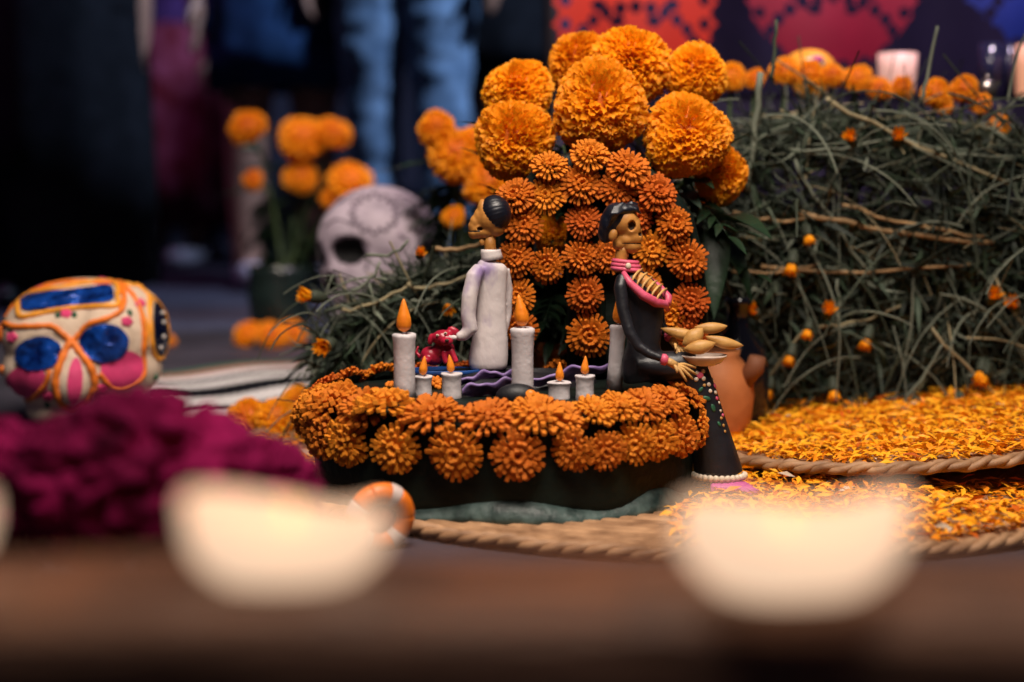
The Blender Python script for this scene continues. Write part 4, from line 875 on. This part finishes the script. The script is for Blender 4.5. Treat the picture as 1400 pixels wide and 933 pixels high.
st = thing('wooden_block', (g0.x, Yg + .02, 0), 'dark wooden block under the grey carved skull', 'block'); hz = (L5(500, 462)).z
obj('block_body', MB().box((0, 0, hz / 2), (.13, .13, hz)), m_box, st, smooth=False)
# ------------------------------------------------------------------ vases of marigolds further back
m_vase = M('dark_glass_vase', (.010, .018, .016), .25, .4, 20, spec=.5)
def vase_of(px, pyb, Y, r, h, label):
    c = at(px, pyb, Y); c.z = 0; root = thing('glass_vase', c, label, 'vase', 'vases of marigolds behind')
    obj('vase_body', MB().lathe([(0, 0), (r * .8, 0), (r * .9, .02), (r, h * .6), (r * .92, h * .9), (r * .98, h), (r * .9, h), (r * .85, h * .6), (0, h * .5)], 32), m_vase, root); return c
Yv = 2.75; vc = vase_of(383, 430, Yv, .062, .14, 'dark vase with seven marigolds standing left of the grey skull')
GV = 'marigolds in the dark vase at the left'
ordn = ['first', 'second', 'third', 'fourth', 'fifth', 'sixth', 'seventh', 'eighth', 'ninth', 'tenth', 'eleventh', 'twelfth', 'thirteenth', 'fourteenth']
for i, (px, py, r, d, lb) in enumerate([(338, 175, 27, (-.4, -.5, .8), 'blurred marigold at the upper left of the dark vase'), (413, 191, 33, (0, -.8, .7), 'largest blurred marigold in the dark vase'), (456, 183, 25, (.4, -.4, .8), 'blurred marigold at the upper right of the dark vase'), (346, 247, 16, (-.5, -.6, .3), 'smallest blurred marigold at the left of the dark vase'), (411, 242, 24, (.1, -.9, .4), 'blurred marigold in the middle of the dark vase'), (478, 252, 32, (.5, -.6, .5), 'blurred marigold of the dark vase leaning over the grey skull'), (452, 273, 15, (.2, -.8, .3), 'small blurred marigold of the dark vase beside the grey skull')]):
    marigold(at(px, py, Yv - .03), r * mpp(Yv) * 1.0, d, vc + Vector((rnd.uniform(-.02, .02), rnd.uniform(-.02, .02), .10)), lb, GV, i, True, 9)
Yq = 2.0; qc = vase_of(628, 420, Yq, .05, .16, 'dark vase with marigolds between the grey skull and the arch'); GQ = 'marigolds in the vase behind the white robed figurine'
for i, (px, py, r, d, lb) in enumerate([(597, 176, 27, (-.5, -.6, .7), 'blurred marigold above the grey skull, top of its vase'), (622, 213, 37, (-.1, -.9, .5), 'large blurred marigold behind the left of the bouquet'), (648, 192, 20, (.2, -.6, .8), 'blurred marigold half hidden behind the left bouquet flowers'), (668, 250, 34, (.2, -.9, .1), 'blurred marigold just above the black haired figurine head'), (700, 255, 22, (.3, -.9, .0), 'blurred marigold between the figurine head and the arch'), (620, 297, 16, (-.3, -.9, .1), 'small blurred marigold between the grey skull and the figurine head')]):
    marigold(at(px, py, Yq - .02), r * mpp(Yq) * 1.0, d, qc + Vector((rnd.uniform(-.02, .02), rnd.uniform(-.02, .02), .12)), lb, GQ, i, True, 8)
# ------------------------------------------------------------------ draped altar tier and what stands on it
m_purple = M('dark_purple_cloth', (.012, .006, .034), .8, .3, 8, bump=.3, bscale=30)
Yt = 2.12; tz = at(1200, 116, Yt).z - .012
tier = thing('altar_table', (.95, Yt + .35, 0), 'table draped in dark purple cloth behind the tall hay bundle', 'table')
mb = MB(); W, D = 1.5, .6
per = []; n = 160
for i in range(n):
    t = i / n * 4; k = int(t); f = t - k; x, y = [(-1 + 2 * f, -1), (1, -1 + 2 * f), (1 - 2 * f, 1), (-1, 1 - 2 * f)][k]; per.append((x * W / 2, y * D / 2, i))
for zz, gz in ((tz, 0), (tz - .01, .6), (tz * .6, 1), (0.003, 1.3)):
    for x, y, i in per:
        wv = .012 * gz * math.sin(i * 1.1) ; L_ = math.hypot(x, y); mb.v.append((x + x / L_ * wv, y + y / L_ * wv, zz))
for a in range(3):
    for i in range(n): mb.f.append((a * n + i, a * n + (i + 1) % n, (a + 1) * n + (i + 1) % n, (a + 1) * n + i)); mb.m.append(0)
mb.f.append(tuple(range(n))); mb.m.append(0)
obj('tablecloth_drape', mb, m_purple, tier)
GR = 'row of marigolds along the top of the tall hay bundle'
row = [(1000, 106, 19), (1032, 108, 15), (1074, 98, 21), (1108, 102, 20), (1138, 104, 18), (1172, 108, 20), (1202, 122, 18), (1234, 120, 16), (1280, 128, 20), (1318, 122, 19), (1340, 142, 15), (1366, 172, 14), (1290, 145, 13)]
for i, (px, py, r) in enumerate(sorted(row)):
    Y = 1.86 if px < 1260 else 1.76; p = at(px, py, Y); R_ = r * mpp(Y) * 1.05
    root = thing('marigold_bloom', p - Vector((0, 0, R_ * .8)), ordn[i] + ' marigold from the left in the row on top of the hay', 'marigold bloom', GR)
    b = link('bloom', (BLOOMS_LO)[i % 2], root, (0, 0, R_ * .8), qto((rnd.uniform(-.6, .6), -.7, rnd.uniform(.1, .8)))); b.scale = (R_, R_, R_ * .85)
    obj('stem', MB().tube([(0, .0, R_ * .3), (0, .02, -.05), (.01, .03, -.12)], .0025, 6), m_stem, root)
# small decorated skull on the hay
c = at(1106, 95, 1.95); ds = thing('small_painted_skull', c - Vector((0, 0, .03)), 'small blurred painted skull among marigolds on top of the hay', 'sugar skull'); q_ = mpp(1.95)
mbs = MB().ell((0, 0, .03), (36 * q_, 36 * q_, 27 * q_), 20, 14).ell((0, -.012, .008), (24 * q_, 26 * q_, 24 * q_), 16, 12); link('skull_body', fuse(mbs, .003, m_icing2, 'skull_body', 4), ds)
obj('brow_paint', MB().ell((.0, -32 * q_, .036), (15 * q_, 5 * q_, 8 * q_), 14, 8), m_pearl, ds); obj('brow_paint', MB().ell((.004, -35 * q_, .040), (8 * q_, 4 * q_, 5 * q_), 14, 8), m_rose, ds)
for sgn in (-1, 1): obj('eye', MB().ell((sgn * 12 * q_, -34 * q_, .016), (7 * q_, 5 * q_, 7 * q_), 12, 8), m_foil, ds)
m_wax2 = M('pink_glowing_glass', (.7, .45, .4), .4, .05, 20, emit=(1.0, .50, .40), es=.50); m_wax3 = M('amber_glowing_glass', (.7, .4, .3), .4, .05, 20, emit=(1.0, .42, .22), es=.55)
def glass_votive(px, pyt, pyb, Y, wpx, mt, label):
    s = mpp(Y); b = at(px, pyb, Y); b.z = tz + .001; h = at(px, pyt, Y).z - b.z; r = wpx * s / 2; root = thing('glass_votive', b, label, 'votive candle', 'lit glass votives on the draped table')
    obj('glass_cup', MB().lathe([(0, 0), (r * .78, 0), (r * .85, h * .05), (r * .95, h * .6), (r, h), (r * .93, h), (r * .85, h * .5), (0, h * .4)], 28), mt, root)
    obj('flame', MB().tube([(0, 0, h * .45), (0, 0, h * .55), (0, 0, h * .68), (0, 0, h * .9)], [.001, .004, .004, .0005], 8), m_fire, root)
glass_votive(1226, 74, 112, Yt + .10, 52, m_wax2, 'pink glowing glass votive on the table above the hay')
glass_votive(1408, 62, 122, Yt + .10, 40, m_wax3, 'amber glowing glass votive at the right edge above the hay')
m_glass = M('blue_violet_glass', (.05, .05, .13), .1, .2, 20, spec=.6, tr=.5)
for px, wp, lb in ((1352, 30, 'tall blue glass tumbler left of the amber votive'), (1378, 18, 'narrow violet glass tumbler beside the amber votive')):
    Y = Yt + .12; b = at(px, 122, Y); b.z = tz + .001; h = at(px, 60, Y).z - b.z; r = wp * mpp(Y) / 2
    t_ = thing('glass_tumbler', b, lb, 'glass', 'glass tumblers on the draped table'); obj('glass_body', MB().lathe([(0, 0), (r * .8, 0), (r, h), (r * .93, h), (r * .74, .008), (0, .008)], 24), m_glass, t_)
m_silver = M('tarnished_silver', (.35, .30, .28), .25, .2, 20, metal=.9)
b = at(1349, 122, 1.80); tag(obj('metal_ball', MB().ell((0, 0, 0), 15 * mpp(1.8), 20, 14).tube([(0, 0, .012), (0, 0, .018)], [.004, .003], 8), m_silver, loc=b), 'small silver ball ornament resting among marigolds on the hay', 'ornament')
# backdrop cloth with frame
bd = thing('backdrop_cloth', (1.25, 3.0, 0), 'dark purple cloth backdrop hanging behind the draped table', 'backdrop')
m_back = M('backdrop_purple', (.009, .0045, .030), .85, .25, 3, bump=.2, bscale=20)
def bf(u, v): return Vector(((u - .5) * 2.3, .025 * math.sin(u * 60) * (1.1 - v * .6) + .015 * math.sin(u * 23), .03 + v * 1.45))
obj('cloth', MB().grid(bf, 160, 8), m_back, bd); obj('rail', MB().tube([(-1.17, 0, 1.49), (1.17, 0, 1.49)], .012, 10), m_box, bd)
for x in (-1.17, 1.17): obj('post', MB().tube([(x, 0, 0), (x, 0, 1.49)], .014, 10), m_box, bd)
# ------------------------------------------------------------------ cut paper banners on a string
Yp = 2.42; sp2 = mpp(Yp); str_z = .78
def banner(px0, px1, pyb, mt, label, seed, drop):
    a = at(px0, 0, Yp); b = at(px1, 0, Yp); Wd = b.x - a.x; zb = at(px0, pyb, Yp).z; root = thing('paper_banner', ((a.x + b.x) / 2, Yp, str_z), label, 'paper banner', 'cut paper banners on the string')
    mb = MB(); nx, nz = 110, 110; H = str_z - zb; idx = {}; R = random.Random(seed)
    def pos(i, k):
        u = i / nx; z = -H * k / nz; return (-Wd / 2 + u * Wd, .012 * math.sin(u * 7 + seed) * (k / nz) + .006 * math.sin(k / nz * 6), z)
    def keep(u, w):
        x = (u - .5) * Wd; z = w * H   # z down from the string
        edge = H * (1 - drop * abs(2 * u - 1) ** 2.6) - .016 * abs(math.sin(u * Wd / .036 * PI * .5 * 2))
        if z > edge: return False
        if abs(x) > Wd / 2 - .012 * abs(math.sin(z / .036 * PI)): return False
        zz = H - z
        for (cx, cz, rx, rz) in holes:
            if ((x - cx) / rx) ** 2 + ((zz - cz) / rz) ** 2 < 1: return False
        return True
    holes = []
    for k in range(13):
        an = PI * (k + .5) / 13; holes.append((Wd * .38 * math.cos(an), H * .12 + .085 * math.sin(an), .0095, .011))
    for k in range(6): holes.append((Wd * .22 * math.cos(k * PI / 3), .125 + .03 * math.sin(k * PI / 3), .012, .010))
    for sx in (-1, 1):
        for zc in (.045, .085, .125, .165, .205): holes.append((sx * Wd * .42, zc + .01, .0095, .010))
    for i in range(nx):
        for k in range(nz):
            if not keep((i + .5) / nx, (k + .5) / nz): continue
            f = []
            for (p, q) in ((i, k), (i + 1, k), (i + 1, k + 1), (i, k + 1)):
                if (p, q) not in idx: idx[(p, q)] = len(mb.v); mb.v.append(pos(p, q))
                f.append(idx[(p, q)])
            mb.f.append(tuple(f)); mb.m.append(0)
    obj('paper', mb, mt, root); obj('fold', MB().tube([(-Wd / 2, 0, .003), (Wd / 2, 0, .003)], .0035, 6), mt, root)
banner(755, 982, 112, M('red_paper', (.72, .035, .014), .6, .1, 10, transl=.25), 'red cut paper banner hanging above the bouquet', 1, .22)
banner(1020, 1256, 96, M('magenta_paper', (.34, .008, .040), .6, .1, 10, transl=.2), 'crimson cut paper banner hanging in the middle above the hay', 2, .30)
banner(1318, 1550, 70, M('blue_paper', (.010, .030, .28), .6, .1, 10, transl=.2), 'blue cut paper banner at the upper right corner', 3, .30)
tag(obj('banner_string', MB().tube([(.04, Yp, str_z + .02), (.35, Yp, str_z + .006), (.8, Yp, str_z + .004), (1.4, Yp, str_z + .02)], .0015, 6), m_wclay), 'thin string carrying the cut paper banners', 'string')
# ------------------------------------------------------------------ people standing behind
m_sk = M('skin', (.26, .13, .085), .5, .1, 20); m_hairp = M('dark_hair', (.01, .008, .008), .5, .2, 40)
def cloth(n, c, c2=None, sc_=20): return M(n, c, .9, .3, sc_, bump=.3, bscale=120, col2=c2, spec=.08)
def person(px, Y, face, label, top, bottom, shoe, wz=.86, legs='trousers', h=1.66, skirt=None, arm=(.05, .05), ax=.25, spread=.09, legr=1.0, hipr=1.0):
    c = at(px, 380, Y); c.z = 0; k = h / 1.66; root = thing('person', c, label, 'person', 'people standing behind the altar'); root.rotation_euler = (0, 0, face); root.scale = (k, k, k)
    mb = MB()
    for sx in (-1, 1):
        x = sx * spread
        mb.tube([(sx * .085, 0, .92), (x, -.005, .72), (x * 1.05, -.01, .48), (x * 1.08, .015, .30), (x * 1.08, .02, .08)], [.095 * legr * hipr, .088 * legr, .064 * legr, .060 * legr, .050 * (legr if legs == 'trousers' else .8)], 14)
        mb.ell((x * 1.1, -.055, .038), (.044, .13, .038), 14, 10); mb.ell((x * 1.1, .03, .055), (.040, .05, .055), 12, 8)
        sh = (sx * .185, 0, 1.36); el = (sx * (ax + .235) / 2, .03, 1.09); wr = (sx * ax, -arm[0], wz)
        mb.tube([(sx * .12, 0, 1.38), sh, el, wr], [.055, .056, .043, .028], 12)
        hx, hy, hz_ = wr; mb.ell((hx, hy - .01, hz_ - .045), (.018, .036, .048), 12, 10)
        for q in range(4):
            fy = hy - .036 + q * .0225; Lf = (.060, .070, .068, .054)[q]; mb.tube([(hx, fy, hz_ - .08), (hx - sx * .004, fy, hz_ - .08 - Lf * .55), (hx - sx * .016, fy, hz_ - .085 - Lf)], [.0095, .009, .0075], 8)
        mb.tube([(hx, hy - .036, hz_ - .03), (hx - sx * .012, hy - .060, hz_ - .062), (hx - sx * .016, hy - .064, hz_ - .090)], [.011, .010, .008], 8)
    mb.ell((0, .01, .93), (.155 * hipr, .115 * hipr, .12), 18, 12); mb.tube([(0, .005, .92), (0, 0, 1.08), (0, 0, 1.25), (0, 0, 1.38), (0, .005, 1.43)], [.15, .13, .15, .13, .06], 18, flat=(1, .72, 1))
    mb.tube([(0, .005, 1.40), (0, 0, 1.50)], [.055, .050], 12); mb.ell((0, -.01, 1.57), (.075, .095, .11), 18, 14); mb.ell((0, -.108, 1.555), (.012, .016, .018), 8, 6)
    for sx in (-1, 1): mb.ell((sx * .077, .0, 1.56), (.010, .018, .030), 8, 6)
    def mf(p):
        if p.z > 1.43: return 0
        if abs(p.x) > .195 and p.z < wz + .02: return 0
        if p.z > .98 or (abs(p.x) > .20 and p.z > .8): return 1
        if p.z < .075: return 3
        return 2 if legs == 'trousers' else 0
    link('body', fuse(mb, .0085, [m_sk, top, bottom, shoe], 'body', 3, mf, lambda v: v + (Vector((mnoise.noise(v * 9), mnoise.noise(v * 9 + Vector((7, 0, 0))), 0)) * .011 + Vector((mnoise.noise(Vector((v.x * 8, v.y * 8, v.z * 26))), mnoise.noise(Vector((v.x * 8 + 4, v.y * 8, v.z * 26))), 0)) * .007 if .1 < v.z < .95 and abs(v.x) < .2 and legs == 'trousers' else Vector())), root)
    obj('hair', MB().ell((0, .022, 1.605), (.086, .098, .098), 18, 12), m_hairp, root)
    for sx in (-1, 1): obj('eye', MB().ell((sx * .028, -.098, 1.575), (.011, .006, .006), 8, 6), m_hole, root)
    obj('mouth', MB().ell((0, -.100, 1.515), (.022, .007, .005), 10, 6), m_pink, root)
    if skirt:
        z0, fl, mt = skirt; n = 64; mb = MB(); vs = []
        for zz, f in ((1.0, 0), (.93, .35), (.8, .55), ((.8 + z0) / 2, .8), (z0, 1.0), (z0 + .004, .97), (.9, .3)):
            for j in range(n):
                a = 2 * PI * j / n; r = .135 + .045 * min(1, f * 2) + fl * f + .006 * f * math.sin(a * 9); vs.append((r * math.cos(a), r * .8 * math.sin(a), zz))
        mb.add(vs, [(i * n + j, i * n + (j + 1) % n, (i + 1) * n + (j + 1) % n, (i + 1) * n + j) for i in range(6) for j in range(n)]); obj('skirt', mb, mt, root)
    return root
blk_ = cloth('black_cloth', (.006, .006, .008)); navy = cloth('navy_cloth', (.010, .014, .030)); denim = cloth('denim', (.10, .16, .25), (.17, .25, .36)); dden = cloth('dark_denim', (.012, .030, .075)); redp = cloth('red_patterned_cloth', (.16, .012, .02), (.24, .05, .09), 14); violet = cloth('violet_cloth', (.06, .025, .10)); shoe_k = M('black_shoe', (.01, .01, .012), .4, .2, 20); shoe_w = M('white_shoe', (.45, .40, .45), .5, .15, 20)
person(96, 3.5, math.radians(6), 'person in long black clothes at the left edge, bare hand hanging down', blk_, blk_, shoe_k, .76, legr=1.3, spread=.105, h=1.66, arm=(.02, 0), ax=.325, skirt=(.05, .035, blk_))
person(388, 4.05, math.radians(20), 'person in a short dark blue denim skirt with bare legs', navy, dden, shoe_w, legs='bare', skirt=(.555, .02, dden))
person(560, 3.9, math.radians(-15), 'person in blue jeans standing behind the grey skull', navy, denim, shoe_k, legr=1.12, h=1.72, hipr=1.05)
person(712, 4.2, math.radians(10), 'person in a black skirt with pale legs behind the bouquet', blk_, blk_, shoe_w, legs='bare', skirt=(.58, .01, blk_))
person(240, 5.3, math.radians(-25), 'person in a long red patterned skirt far behind the crowd', violet, redp, shoe_w, legs='bare', skirt=(.16, .10, redp), h=1.45)
person(318, 5.6, math.radians(30), 'person in dark blue trousers far behind the denim skirt', violet, dden, shoe_w, h=1.6)
